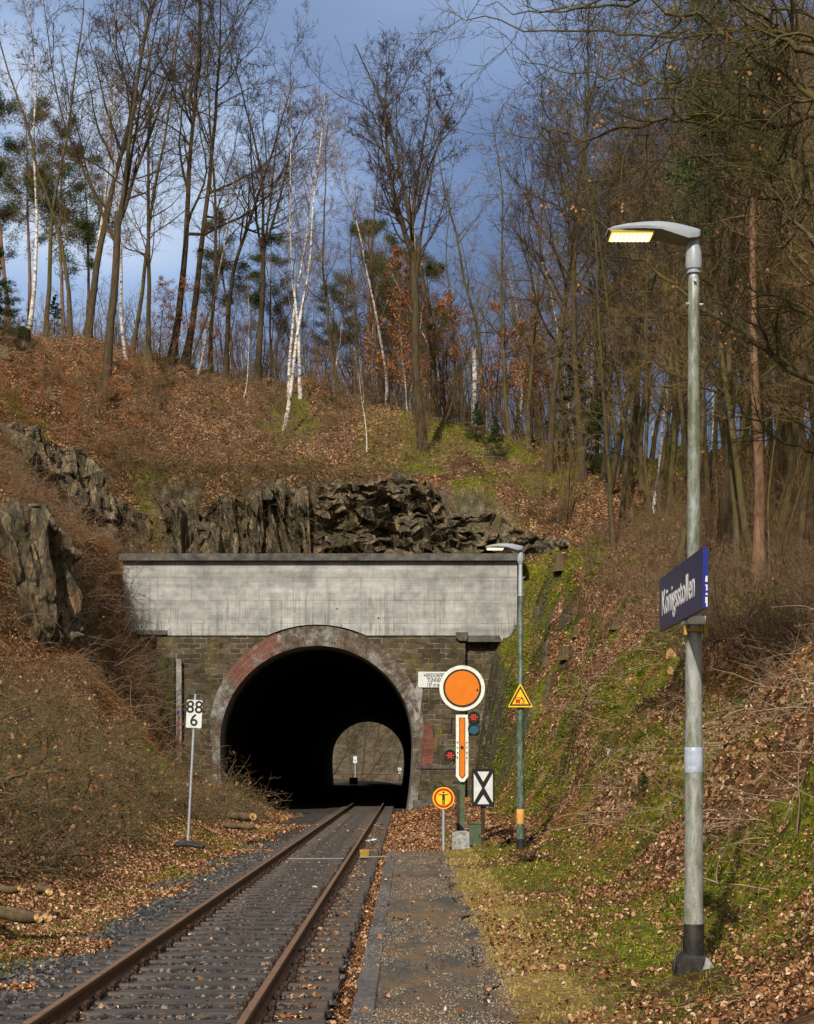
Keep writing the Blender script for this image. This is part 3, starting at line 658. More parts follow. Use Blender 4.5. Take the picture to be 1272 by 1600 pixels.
# concrete upper wall following the ring below
def cbot(x):
    ro = (1160 - 976) * PXM; d = abs(x - ACX)
    a = ACZ + math.sqrt(max(ro * ro - d * d, 0)) if d < ro else -9
    b = wz(987) if x < wx(262) else wz(993); b = wz(1001) if x > wx(783) else b
    return max(a, b)
mb = MB(); xc = np.unique(np.concatenate([np.arange(wx(193), wx(808), .1), [wx(808), wx(262), wx(262.3)]])); V = []; Q = []
for x in xc: 
    zb = cbot(x); V += [(x, YP - .06, zb), (x, YP - .06, wz(877)), (x, WB - .1, zb), (x, WB - .1, wz(877))]
for i in range(len(xc) - 1):
    a = 4 * i; b = a + 4; Q += [(a, b, b + 1, a + 1), (a + 3, b + 3, b + 2, a + 2), (a + 1, b + 1, b + 3, a + 3), (a + 2, b + 2, b, a)]
Q += [(0, 1, 3, 2), (4 * len(xc) - 4, 4 * len(xc) - 2, 4 * len(xc) - 1, 4 * len(xc) - 3)]
mb.add(V, Q); loc(mb.build('concrete_wall', M['concrete'], port))
mb = MB(); mb.box(wx(187), wx(820), YP - .32, WB + .1, wz(877) + .003, wz(866), .03); loc(mb.build('coping', M['coping'], port))
mb = MB(); mb.box(wx(213), wx(262), YP - .12, YP + .62, wz(992), wz(985), 0.02); loc(mb.build('ledge', M['coping'], port))
mb = MB(); mb.prism([(wx(712), wz(988)), (wx(712), wz(997)), (wx(718), wz(1002)), (wx(728), wz(1002)), (wx(731), wz(996)), (wx(731), wz(988))], YP - .16, YP + .3, .02)
mb.box(wx(731) + .002, wx(783), YP - .05, YP + .44, wz(1003), wz(989), .02); loc(mb.build('corbel', M['coping'], port))
mb = MB(); mb.box(wx(650), wx(712), YP - .07, YP + .05, wz(1201), wz(1197), .015); loc(mb.build('string_course', M['coping'], port))
mb = MB(); mb.box(wx(645), wx(727), YP - .10, YP + .05, -.6, wz(1250), .02); loc(mb.build('plinth', M['coping'], port))
# buttress and post on the left
mb = MB(); mb.box(wx(256), wx(275), YP - .55, YP - .003, -.5, wz(1028), .05); loc(mb.build('buttress', bark('mossy_dark_stone', (0.020, 0.018, 0.012), (0.085, 0.075, 0.045), 0.8, (0.05, 0.055, 0.012)), port))
po = MB().box(wx(276), wx(285), YP - .35, YP - .05, -.5, wz(1030), .03).build('concrete_post', M['plaster'], port); loc(po)
for (a, b, c, d_, m_) in ((277.2, 283.5, 1110, 1165, 'bluepaint'), (278.4, 282.6, 1117, 1172, 'orangepaint')):
    g = MB(); pts = []
    for k in range(10): pts.append((wx(a + (b - a) * .25 * (1 + math.sin(k * 2.1))), wz(d_ + (c - d_) * k / 9)))
    for k in range(9, -1, -1): pts.append((wx(b - (b - a) * .2 * (1 + math.sin(k * 1.7))), wz(d_ + (c - d_) * k / 9)))
    yy = YP - .355 - (.004 if m_ == 'orangepaint' else 0)
    V = [(p[0], yy, p[1]) for p in pts]; Q = [(k, k + 1, 18 - k, 19 - k) for k in range(9)]; g.add(V, Q)
    o = g.build('graffiti', M[m_], port, normals=False); loc(o)
# arch ring with attributes for the radial bricks
def ring_mesh():
    Pi = np.array(arch_pts(AR)); Po = np.array(arch_pts(RO)); n = len(Pi)
    sn_ = np.clip((Pi[:, 1] - ACZ) / AR, 0, 1) ** .7; Po = Pi + (Po - Pi) * (.42 + .58 * sn_)[:, None]
    seg = np.concatenate([[0], np.cumsum(np.linalg.norm(np.diff((Pi + Po) / 2, axis=0), axis=1))])
    k = 6; V = []; arc = []; rad = []
    for j in range(k + 1):
        t = j / k; P = Pi * (1 - t) + Po * t
        for i in range(n):
            wob = (vn(np.array(seg[i] * 2.2), np.array(t * 3.), 5) - .5) * .05
            V.append((P[i, 0], YP - .03 + wob * (0 < j < k), P[i, 1])); arc.append(seg[i]); rad.append(t * .9)
    base = len(V)
    for j, P in ((0, Pi), (1, Po)):
        for i in range(n): V.append((P[i, 0], YP + .25, P[i, 1])); arc.append(seg[i]); rad.append(j * .9)
    Q = []
    for j in range(k):
        for i in range(n - 1): Q.append((j * n + i, j * n + i + 1, (j + 1) * n + i + 1, (j + 1) * n + i))
    for i in range(n - 1):
        Q.append((i, base + i, base + i + 1, i + 1)); Q.append((k * n + i, k * n + i + 1, base + n + i + 1, base + n + i))
    return mesh_np('arch_ring', V, [np.array(Q)], False, {'arc': arc, 'rad': rad})
loc(link('arch_ring', ring_mesh(), M['ring'], port))
# red brick repair and plaster smears on the right pier
def patch(pts, y, mat, name):
    g = MB(); g.prism([(wx(a), wz(b)) for a, b in pts], y, y + .03); o = g.build(name, M[mat], port); return loc(o)
patch([(651, 1196), (648.5, 1150), (648, 1118), (655, 1122), (663, 1128), (675, 1133), (678, 1160), (676, 1194), (662, 1197)], YP - .012, 'redbrick', 'brick_repair')
patch([(648, 1080), (653, 1066), (661, 1078), (658, 1100), (655, 1122), (649, 1128), (645, 1100)], YP - .034, 'plaster', 'plaster_patch')
# lining and the floor
def tx(Y): return -0.55 * np.clip((np.asarray(Y, float) - 100) / 110, 0, 1) ** 1.3
def lining_mesh():
    Ys = np.concatenate([[YP + .02, YP + .6, YP + 1.4, YP + 3], np.linspace(86, 211, 24)]); P = np.array(arch_pts(AR - .0)); n = len(P); V = []
    for j, y in enumerate(Ys):
        sh = 0.0 if j == 0 else -0.0; c = P.copy(); c[:, 0] += tx(y)
        r = 1.0 - (0.02 if j > 0 else 0.0); c = np.array([ACX + tx(y), ACZ]) + (c - np.array([ACX + tx(y), ACZ])) * [r, r]
        V += [(a, y, b) for a, b in c]
    idx = np.arange(len(V)).reshape(len(Ys), n); Q = np.stack([idx[:-1, :-1], idx[:-1, 1:], idx[1:, 1:], idx[1:, :-1]], -1).reshape(-1, 4)
    return mesh_np('tunnel_lining', V, [Q], True)
loc(link('tunnel_lining', lining_mesh(), M['lining'], port))
# outer shell so that no daylight gets in between lining and hill, and the far wall round the exit
for (a, b, c, d_) in ((-22, ACX - AR - 1.1, -1, 18), (ACX + AR + .3, 12, -1, 18)): loc(MB().box(a, b, 211.2, 212.6, c, d_).build('far_wall', M['masonry'], port))
mbf = MB(); xc = np.linspace(ACX - AR - 1.1, ACX + AR + .3, 60); V = []; Q = []
for x in xc:
    d = abs(x - (ACX - .55)); r = AR * .98; zb = ACZ + math.sqrt(r * r - d * d) if d < r else -1
    V += [(x, 211.2, zb), (x, 211.2, 18)]
for i in range(59): Q.append((2 * i, 2 * i + 2, 2 * i + 3, 2 * i + 1))
mbf.add(V, Q)
loc(mbf.build('far_arch_wall', M['masonry'], port, normals=False))
# floor of the tunnel and the approach
struct(link('tunnel_floor', mesh_np('tunnel_floor', [(-9, 79.5, -.27), (1, 79.5, -.27), (1, 214, -.33), (-9, 214, -.33)], [np.array([(0, 1, 2, 3)])]), M['bed']))

# tunnel name board
nb = thing('tunnel_name_board', 'small white board with black letters on the masonry right of the arch', 'sign', (wx(679), YP - .05, wz(1062)))
MB().box(-.73, .73, -.02, .02, -.35, .35, .02).build('board', M['white'], nb)
for i, (tx_, s_) in enumerate((('HERDORFER', .25), ('TUNNEL', .25), ('137 m lang', .24))):
    text_mesh(tx_, s_, M['black'], nb, Matrix.Translation((0, -.024, .10 - .205 * i)) @ FRONT, align='CENTER', sx=.68, offset=.004)
# scrawls on the stone
for (t_, u_, v_, s_, lab) in (('tCK', 664, 1231, .55, 'black letters scrawled on the stone right of the arch near the ground'), ('AF', 668, 1243, .4, 'two small black letters scrawled under the larger scrawl')):
    o = text_mesh(t_, s_, M['graf'], None, Matrix.Translation((wx(u_), YP - .006, wz(v_))) @ FRONT @ Matrix.Rotation(R(6), 4, 'Z'), name='graffiti', offset=-.012, extrude=.0)
    tag(o, lab, 'graffiti')
o = text_mesh('K\nAT', .5, M['graf'], None, Matrix.Translation((wx(310), YP - .006, wz(1150))) @ FRONT @ Matrix.Rotation(R(-5), 4, 'Z'), name='graffiti', offset=-.012, extrude=.0)
tag(o, 'black letters scrawled on the stone left of the arch behind the number board', 'graffiti')

# ------------------------------------------------------------------ rock faces
def rockface(name, path, label, amp=.55, dens=(150, 60), lean=1.2, cell=(.9, 1.9), seed=1, tilt=.55, sm=1):
    P = np.array(path, float); n, m_ = dens
    d = np.concatenate([[0], np.cumsum(np.linalg.norm(np.diff(P[:, :2], axis=0), axis=1))]); s = np.linspace(0, d[-1], n)
    C = np.stack([np.interp(s, d, P[:, k]) for k in range(4)], 1)
    tg = np.gradient(C[:, :2], axis=0); tg /= np.linalg.norm(tg, axis=1, keepdims=True); nn = np.stack([tg[:, 1], -tg[:, 0]], 1)  # towards the camera side
    t = np.linspace(0, 1, m_); S, T = np.meshgrid(s, t, indexing='ij')
    zb = C[:, 2][:, None]; zt = (C[:, 3] + (fbm(s * .45, s * 0 + seed, 3, 7) - .55) * 2.2)[:, None]; Hh = zb + (zt - zb) * T
    sk = S + .14 * Hh                         # strata tilt
    rg = np.random.default_rng(seed)
    def cells(sx, sz, a, tl, sd):
        gx = sk / sx; gz = Hh / sz; ix = np.floor(gx); iz = np.floor(gz); best = np.full(gx.shape, 1e9); off = np.zeros_like(gx)
        for dx in (-1, 0, 1):
            for dz in (-1, 0, 1):
                cx = ix + dx; cz = iz + dz; jx = _h(cx, cz, 0, sd) ; jz = _h(cx, cz, 0, sd + 1)
                px_ = cx + jx; pz_ = cz + jz; dd = (gx - px_) ** 2 + (gz - pz_) ** 2
                o_ = (_h(cx, cz, 0, sd + 2) - .5) * 2 * a + ((gx - px_) * (_h(cx, cz, 0, sd + 3) - .5) + (gz - pz_) * (_h(cx, cz, 0, sd + 4) - .5)) * 2 * tl * a
                off = np.where(dd < best, o_, off); best = np.minimum(best, dd)
        return off
    D = cells(cell[0], cell[1], amp, tilt * 1.6, seed * 10) + cells(cell[0] * .35, cell[1] * .4, amp * .42, 2.4, seed * 10 + 5) + (fbm(S * .5, Hh * .5, 4, seed) - .5) * .7
    D += (fbm(S * 5, Hh * 2.2, 3, seed + 40) - .5) * amp * .35
    back = lean * T ** 1.0
    edge = np.minimum(1, np.minimum(T, 1 - T) * 7 + .15) 
    for _ in range(sm):
        D[1:-1] = (D[:-2] + 2 * D[1:-1] + D[2:]) / 4; D[:, 1:-1] = (D[:, :-2] + 2 * D[:, 1:-1] + D[:, 2:]) / 4
    D = D * edge + (fbm(S * 9, Hh * 7, 2, seed + 60) - .5) * amp * .12
    X = C[:, 0][:, None] + nn[:, 0][:, None] * (D - back); Y = C[:, 1][:, None] + nn[:, 1][:, None] * (D - back)
    Z = Hh + (fbm(S * 1.4, T * 2, 3, seed + 3) - .5) * .9 * T
    idx = np.arange(X.size).reshape(X.shape); Q = np.stack([idx[:-1, :-1], idx[1:, :-1], idx[1:, 1:], idx[:-1, 1:]], -1).reshape(-1, 4)
    # give the slab a back so it is a solid piece
    V = np.stack([X, Y, Z], -1).reshape(-1, 3)
    Bk = V.copy(); nb_ = np.repeat(nn, m_, axis=0); Bk[:, 0] -= nb_[:, 0] * 2.2; Bk[:, 1] -= nb_[:, 1] * 2.2
    rim = np.concatenate([idx[:, 0], idx[-1, 1:], idx[::-1, -1][1:], idx[0, ::-1][1:]]); k = X.size
    Q2 = np.stack([rim[:-1], rim[1:], rim[1:] + k, rim[:-1] + k], -1); Q3 = Q[:, ::-1] + k
    me = mesh_np(name, np.vstack([V, Bk]), [Q, Q2, Q3], False)
    o = link(name, me, M['rock']); tag(o, label, 'rock face'); return o
rockface('rock_face', [(-16.9, 75.6, 12.6, 16.0), (-15.3, 78.6, 11.6, 16.6), (-13.9, 80.6, 10.9, 15.9), (-12.8, 81.6, 10.5, 14.6), (-11.4, 82.2, 10.5, 13.6)],
         'jagged slate rock running down to the left end of the portal coping', .5, (230, 80), 1.2, (.8, 2.2), 3, 1.0, 0)
rockface('rock_face', [(-11.4, 81.8, 10.6, 14.2), (-9, 81.5, 10.6, 14.9), (-6.4, 81.4, 10.6, 15.6), (-4.4, 81.7, 10.6, 14.9)], 'brown shattered rock above the left half of the coping, half hidden by roots', .5, (240, 90), 1.6, (.6, 2.2), 9, 1.1, 0)
rockface('rock_face', [(-4.3, 81.9, 10.6, 15.3), (-1.5, 81.7, 10.8, 15.9), (1.2, 81.8, 10.8, 15.2), (2.6, 82.1, 10.8, 14.2), (4.6, 82.4, 10.8, 13.4)], 'broad slabs of layered slate above the right half of the coping', .5, (260, 100), 1.7, (1.9, .8), 17, 1.1, 0)
rockface('rock_face', [(4.2, 81.9, 10.4, 13.4), (6.2, 81.7, 10.6, 13.1), (8.2, 81.6, 11.0, 12.8)], 'low grey rock ledge above the right end of the portal', .4, (90, 50), 1.0, (1.3, .8), 8)
rockface('rock_face', [(-18.5, 61.2, 5.6, 10.3), (-15.5, 60.6, 5.6, 10.8), (-13.6, 61.0, 5.7, 11.1), (-12.3, 61.6, 5.8, 10.9), (-11.9, 63.0, 6.0, 10.6), (-12.3, 67, 7.0, 10.4)],
         'dark slate cliff with vertical slabs at the left edge', .50, (280, 90), .5, (1.0, 5.0), 5, .6, 2)
rockface('rock_face', [(3.05, 79.3, .2, 5.6), (3.3, 76, .3, 5.0), (3.6, 72, .3, 4.0)], 'bare grey rock at the foot of the bank beside the portal', .3, (90, 60), 1.1, (.9, 1.1), 12)

# ------------------------------------------------------------------ ballast, track
def track_x(Y):
    Y = np.asarray(Y, float)
    x = np.full(Y.shape, -1.92) - 0.48 * np.clip((Y - 95) / 92, 0, 1) ** 1.5
    return x - np.clip(Y - 187, 0, None) ** 2 * 0.0017
Yb = np.concatenate([np.arange(-10, 80, .3), np.arange(80, 300, 3)]); Xb = np.linspace(0, 1, 24)
Xg = (-4.75 + 4.05 * Xb)[None, :] + np.where(Yb > 187, track_x(Yb) + 2.4, 0)[:, None]; Yg = np.repeat(Yb[:, None], 24, 1)
prof = np.interp(-4.75 + 4.05 * Xb, [-4.75, -4.2, -3.6, -3.2, -.8, -.7], [-.34, -.27, -.225, -.215, -.215, -.24])
Zg = prof[None, :] + (fbm(Xg * 3, Yg * 3, 3, 6) - .5) * .05
idx = np.arange(Xg.size).reshape(Xg.shape); Q = np.stack([idx[:-1, :-1], idx[:-1, 1:], idx[1:, 1:], idx[1:, :-1]], -1).reshape(-1, 4)
struct(link('ballast_bed', mesh_np('ballast_bed', np.stack([Xg, Yg, Zg], -1).reshape(-1, 3), [Q], True), M['bed']))
trk = thing('railway_track', 'single railway track with rusty rails running into the tunnel', 'railway track', (0, 0, 0))
def sweep(prof_, off, name, mat, smooth=False):
    Yr = np.concatenate([np.linspace(1, 95, 60), np.linspace(98, 187, 30), np.linspace(190, 290, 60)])
    cx = track_x(Yr); tg = np.gradient(cx, Yr); L = np.sqrt(1 + tg ** 2); nx_, ny_ = 1 / L, -tg / L
    P = np.array(prof_); n = len(P); V = []
    for i in range(len(Yr)):
        for a, b in P: V.append((cx[i] + nx_[i] * (off + a), Yr[i] + ny_[i] * (off + a), b))
    idx = np.arange(len(V)).reshape(len(Yr), n); nxt = np.roll(idx, -1, 1)
    Q = np.stack([idx[:-1], nxt[:-1], nxt[1:], idx[1:]], -1).reshape(-1, 4)
    return link(name, mesh_np(name, V, [Q], smooth), mat, trk)
RP = [(-.034, -.012), (-.030, -.002), (.030, -.002), (.034, -.012), (.034, -.036), (.009, -.046), (.008, -.118), (.03, -.130), (.066, -.137), (.066, -.148), (-.066, -.148), (-.066, -.137), (-.03, -.130), (-.008, -.118), (-.009, -.046), (-.034, -.036)]
for s_ in (-1, 1):
    r_ = sweep(RP, s_ * .75, 'rail', M['rail'])
    hd = sweep([(-.027, -.0022), (-.027, .0), (.027, .0), (.027, -.0022)], s_ * .75, 'running_surface', M['railtop']); hd.parent = r_
def sleeper_mesh():
    g = MB(); g.prism([(-.125, -.30), (.125, -.30), (.12, -.17), (.105, -.152), (-.105, -.152), (-.12, -.17)], -1.28, 1.28, .012)
    V = g.V[0]; g.V[0] = np.stack([V[:, 1], V[:, 0], V[:, 2]], 1); return g.mesh('sleeper')
def plate_mesh():
    g = MB(); g.box(-.17, .17, -.09, .09, -.163, -.149, .004)
    for s in (-1, 1):
        for y in (-.045, .045):
            g.tube([(s * .115, y, -.150), (s * .115, y, -.105)], .014, 6); g.tube([(s * .115, y, -.105), (s * .115, y, -.078)], .024, 6)
        g.box(min(s * .06, s * .10), max(s * .06, s * .10), -.05, .05, -.146, -.112, .01)
    return g.mesh('baseplate')
SM = sleeper_mesh(); SM.materials.append(M['sleeper']); PM = plate_mesh(); PM.materials.append(M['iron'])
SY = [11.2 + .63 * k for k in range(100)]
for y in SY:
    o = link('sleeper', SM, None, trk); o.location = (-1.92 + rng.uniform(-.03, .03), y, 0); o.rotation_euler = (0, 0, rng.uniform(-.012, .012))
    if y < 45:
        for s_ in (-1, 1): b_ = link('baseplate', PM, None, o); b_.location = (s_ * .75, 0, 0)
g = MB()
y = SY[-1] + .63
while y < 285: cx = float(track_x(y)); g.box(cx - 1.25, cx + 1.25, y - .13, y + .13, -.30, -.165); y += .63
y = SY[0] - .63
while y > 2: g.box(-3.17, -.67, y - .13, y + .13, -.30, -.165); y -= .63
o = g.build('distant_sleepers', M['sleeper'], trk); o['kind'] = 'stuff'
# ballast stones
def LB(X): return np.interp(X, [-5, -4.3, -3.6, -3.1], [.30, .42, .56, .68])
def stones_obj(name, X, Y, Z, S, mat, label, cat, squash=.75):
    n = len(X); base = np.array([(x, y, z) for x in (-1, 1) for y in (-1, 1) for z in (-1, 1)], float) * .5
    V = base[None] * rng.uniform(.55, 1.25, (n, 8, 3)) * S[:, None, None] * np.array([1, .8, squash]); V[:, [1, 3, 5, 7]] *= .8
    q = rng.normal(size=(n, 4)); q[:, 1:3] *= .45; q /= np.linalg.norm(q, axis=1, keepdims=True); a, b, c, d = q.T
    Rm = np.stack([1 - 2 * (c * c + d * d), 2 * (b * c - a * d), 2 * (b * d + a * c), 2 * (b * c + a * d), 1 - 2 * (b * b + d * d), 2 * (c * d - a * b), 2 * (b * d - a * c), 2 * (c * d + a * b), 1 - 2 * (b * b + c * c)], -1).reshape(n, 3, 3)
    V = np.einsum('nij,nkj->nki', Rm, V) + np.stack([X, Y, Z], -1)[:, None]
    f = np.array([(0, 1, 3, 2), (4, 6, 7, 5), (0, 4, 5, 1), (2, 3, 7, 6), (0, 2, 6, 4), (1, 5, 7, 3)])
    Q = (f[None] + (np.arange(n) * 8)[:, None, None]).reshape(-1, 4)
    o = link(name, mesh_np(name, V.reshape(-1, 3), [Q], False, {'rnd': np.repeat(rng.random(n), 8)}), mat); stuff(o, label, cat); return o
n = 80000; Y = 12 + 34 * rng.random(n) ** 1.35; X = rng.uniform(-5.0, -.62, n)
rel = np.abs(((Y - 11.2 + .315) % .63) - .315)
ok = ~((rel < .14) & (np.abs(X + 1.92) < 1.3) & (rng.random(n) < .985)) & ~((np.abs(np.abs(X + 1.92) - .75) < .10)) & ~((X < -4.2) & (rng.random(n) < (-4.2 - X) / .8)) & ~((X > -1.0) & (rng.random(n) < .75))
ok &= ~((X < -3.15) & (fbm(X * 1.2, Y * .5, 3, 61) > LB(X)))
X, Y = X[ok], Y[ok]; Z = np.interp(X, [-4.75, -4.2, -3.6, -3.2, -.8, -.7], [-.33, -.26, -.205, -.194, -.194, -.225]) + rng.uniform(-.012, .016, len(X))
stones_obj('ballast_stones', X, Y, Z, rng.uniform(.03, .066, len(X)), M['stone'], 'dark grey crushed stone ballast between and beside the rails', 'ballast')

# ------------------------------------------------------------------ platform
PE = 38.0
Xp = np.linspace(-.235, .80, 22); Yp = np.arange(1, PE + .01, .25); X, Y = np.meshgrid(Xp, Yp)
X = X + np.where(X > .7, (fbm(Y * .9, Y * 0, 4, 31) - .5) * .7 - .08, 0); Z = .0 + (fbm(X * 2, Y * 2, 3, 12) - .5) * .02 - np.clip((X - .45) / .5, 0, 1) ** 2 * .035
idx = np.arange(X.size).reshape(X.shape); Q = np.stack([idx[:-1, :-1], idx[:-1, 1:], idx[1:, 1:], idx[1:, :-1]], -1).reshape(-1, 4)
struct(link('platform_path', mesh_np('platform_path', np.stack([X, Y, Z], -1).reshape(-1, 3), [Q], True), M['path']))
g = MB(); g.box(-.41, -.238, 1, PE, -.34, .012, .01)
struct(g.build('platform_kerb', M['kerb']))
g = MB(); g.box(-.238, .8, PE + .003, PE + .12, -.34, .006, .01); struct(g.build('platform_end', M['kerb']))
n = 15000; Y = 12 + 26 * rng.random(n) ** 1.5; X = rng.uniform(-.41, .95, n); k = fbm(X * 2.5, Y * .8, 3, 55) > .42
X, Y = X[k], Y[k]
stones_obj('path_grit', X, Y, .012 - np.clip((X - .45) / .5, 0, 1) ** 2 * .03 + 0 * X, rng.uniform(.005, .014, len(X)), leaf_mat('grit', [(0, (.05, .045, .04)), (.5, (.22, .17, .12)), (1, (.42, .36, .28))], 0), 'pale grit and chips scattered over the platform path', 'grit')

# ------------------------------------------------------------------ leaves and blades
def frame_of(Nv):
    t = rng.normal(size=Nv.shape); t -= (t * Nv).sum(1, keepdims=True) * Nv; t /= np.linalg.norm(t, axis=1, keepdims=True); return t, np.cross(Nv, t)
def leaves_mesh(name, X, Y, Z, Nv, S, tilt=.45, rnd=None, fold=.25):
    n = len(X); Nv = Nv + rng.normal(size=Nv.shape) * tilt; Nv /= np.linalg.norm(Nv, axis=1, keepdims=True); A, B = frame_of(Nv)
    C = np.stack([X, Y, Z], -1); S = S[:, None]; wd = rng.uniform(.28, .42, (n, 1))
    cv = rng.uniform(-.1, .5, (n, 1))
    pts = [C - A * S * .5, C - A * S * .1 + B * S * wd + Nv * S * fold * cv, C + A * S * .25 + B * S * wd * .8 + Nv * S * fold * cv, C + A * S * .55 + Nv * S * cv * .3, C + A * S * .25 - B * S * wd * .8 + Nv * S * fold * cv, C - A * S * .1 - B * S * wd + Nv * S * fold * cv]
    V = np.stack(pts, 1).reshape(-1, 3); b = (np.arange(n) * 6)[:, None]
    Q = np.concatenate([b + np.array([[0, 3, 2, 1]]), b + np.array([[0, 5, 4, 3]])])
    r = rng.random(n) if rnd is None else rnd
    return mesh_np(name, V, [Q], False, {'rnd': np.repeat(r, 6)})
def wedge(n, y0, y1, p=1.0, xl=-.25, xr=.25):
    Y = y0 + (y1 - y0) * rng.random(n) ** p; X = Y * rng.uniform(xl, xr, n); return X, Y
# foreground litter
X, Y = wedge(480000, 11.5, 62, 1.1); 
on_path = (X > -.42) & (X < .85) & (Y < PE); trackz = (X > -4.3) & (X < -.62)
keep = np.where(on_path, .012, np.where(trackz, .035, 1.0))
keep = np.where((X > -1.08) & (X <= -.62), .30, keep); keep = np.where((X > -.62) & (X <= -.42), .8, keep)
keep = np.where((X >= .85) & (X < 1.9), .03 + .22 * (fbm(X, Y * .5, 3, 71) > .55), keep)
keep = np.where((X >= 1.9) & (X < 2.7) & (Y < 40), .05 + .40 * (fbm(X, Y * .6, 3, 72) > .50), keep)
keep = np.where((X > 2.6), keep * np.where(fbm(X / .45, Y / .8, 3, 171) > .44, 1, .30), keep)
keep = np.where((X - 2.32) ** 2 + (Y - 14.4) ** 2 < .09, 0, keep)
keep = np.where((X > 2.5), .95 - .60 * moss_f(X, Y), keep)
keep = np.where((X < -4.3), np.clip(.55 + 1.1 * (fbm(X / 1.2, Y / 2.5, 3, 81) - .42) * 3, .25, 1), keep)
keep = np.where((X > -4.7) & (X < -3.1) & (fbm(X * 1.2, Y * .5, 3, 61) > LB(X)), .9, keep)
k = rng.random(len(X)) < keep * .92; X, Y = X[k], Y[k]
Z = np.where((X > -.42) & (X < .82) & (Y < PE), .012, hgt(X, Y)); tz = (X > -4.75) & (X < -.70)
Z = np.where(tz, np.interp(X, [-4.75, -4.2, -3.6, -3.2, -.8, -.7], [-.29, -.23, -.19, -.19, -.19, -.22]), Z) + rng.uniform(0.005, .035, len(X))
Nv = normal(X, Y); Nv[tz] = (0, 0, 1)
rl = rng.random(len(X)) ** 1.25 * .95 + .2 * (fbm(X / 1.5, Y / 1.5, 3, 14) - .3); rl = np.clip(rl, 0, 1)
me = leaves_mesh('leaf_litter', X, Y, Z, Nv, (.020 + .030 * rng.random(len(X)) ** 1.6 + .03 * (rng.random(len(X)) < .06)) * (1 + np.clip((Y - 18) / 50, 0, .7)), .85, rl, .8)
stuff(link('leaf_litter', me, M['litter']), 'brown dead leaves covering the ground beside the track and the bank', 'leaf litter')
# hillside litter
X, Y = wedge(260000, 60, 108, 1.0)
gone = ((X > -12.9) & (X < 4.9) & (Y > 79) & (Y < 84.3)) | ((X > -4.8) & (X < -.6) & (Y < 82)) | ((X > -8) & (X < 3) & (Y > 79))&(Y<84)
k = ~gone & (rng.random(len(X)) < (.95 - .8 * moss_f(X, Y)) * np.clip(.35 + 2.6 * (fbm(X / 2.2, Y / 2.2, 4, 33) - .38), .12, 1)); X, Y = X[k], Y[k]
Nv = normal(X, Y); k = Nv[:, 2] > .42; X, Y, Nv = X[k], Y[k], Nv[k]; Z = hgt(X, Y) + rng.uniform(.01, .07, len(X))
rl = np.clip(rng.random(len(X)) * .75 + .4 * (fbm(X / 2.0, Y / 2.0, 3, 15) - .25), 0, 1)
me = leaves_mesh('leaf_litter', X, Y, Z, Nv, rng.uniform(.06, .14, len(X)), .8, rl, .7)
stuff(link('leaf_litter', me, M['litter']), 'pinkish brown dead leaves covering the upper hillside', 'leaf litter')
def blades_mesh(name, X, Y, Z, Nv, L, W, lean=.5, droop=0., rnd=None, dirv=None):
    n = len(X); C = np.stack([X, Y, Z], -1); D = Nv * 1.0 + rng.normal(size=(n, 3)) * lean
    if dirv is not None: D = D + dirv
    D /= np.linalg.norm(D, axis=1, keepdims=True); side = np.cross(D, rng.normal(size=(n, 3))); side /= np.linalg.norm(side, axis=1, keepdims=True)
    L = L[:, None]; W = W[:, None]; g_ = np.array([[0, 0, -1.]])
    m1 = C + D * L * .5; m2 = C + D * L + g_ * L * droop
    V = np.stack([C - side * W, C + side * W, m1 + side * W * .8 + g_ * L * droop * .2, m1 - side * W * .8 + g_ * L * droop * .2, m2], 1).reshape(-1, 3); b = (np.arange(n) * 5)[:, None]
    return mesh_np(name, V, [b + np.array([[0, 1, 2, 3]]), b + np.array([[3, 2, 4]])], False, {'rnd': np.repeat(rng.random(n) if rnd is None else rnd, 5)})
# moss and short grass: near the path and on the bank
X, Y = wedge(260000, 12, 60, 1.0); mo = moss_f(X, Y) * (fbm(X * 1.4, Y * 1.4, 4, 17) > .42)
pr = np.where((X > 2.4), mo, 0); pr = np.where((X > .95) & (X < 3.2) & (Y < 42), .35 + .65 * (fbm(X * 1.2, Y * .4, 4, 19) > .43), pr); pr = np.where((X > .8) & (X < 1.35 + (fbm(Y * .7, Y * 0, 2, 3) - .5) * .5) & (Y < 42), .55, pr)
pr = np.where((X > -.66) & (X < -.43), .5 * (fbm(X, Y * .5, 3, 23) > .5), pr); pr = np.where((X < -3.6) & (X > -6.5) & (fbm(X, Y * .5, 3, 29) > .56), .6, pr)
k = rng.random(len(X)) < pr; X, Y = X[k], Y[k]; Z = hgt(X, Y); Z = np.where((X > -4.75) & (X < -.7), -.2, Z); Nv = normal(X, Y)
onb = X > 2.8; L = np.where(onb, rng.uniform(.02, .085, len(X)), rng.uniform(.015, .05, len(X)) * (1 + 1.2 * (rng.random(len(X)) < .06)))
me = blades_mesh('grass', X, Y, Z, Nv, L, np.full(len(X), .004) * (1 + (Y - 12) / 25), .7, .1, rnd=np.clip(rng.random(len(X)) * .7 + .45 * (fbm(X * .8, Y * .8, 3, 37) - .2) + np.where((X > .8) & (X < 1.4) & (Y < 42), .5, 0), 0, 1))
stuff(link('grass', me, M['grass']), 'short yellow green grass and moss along the path and bank', 'grass')
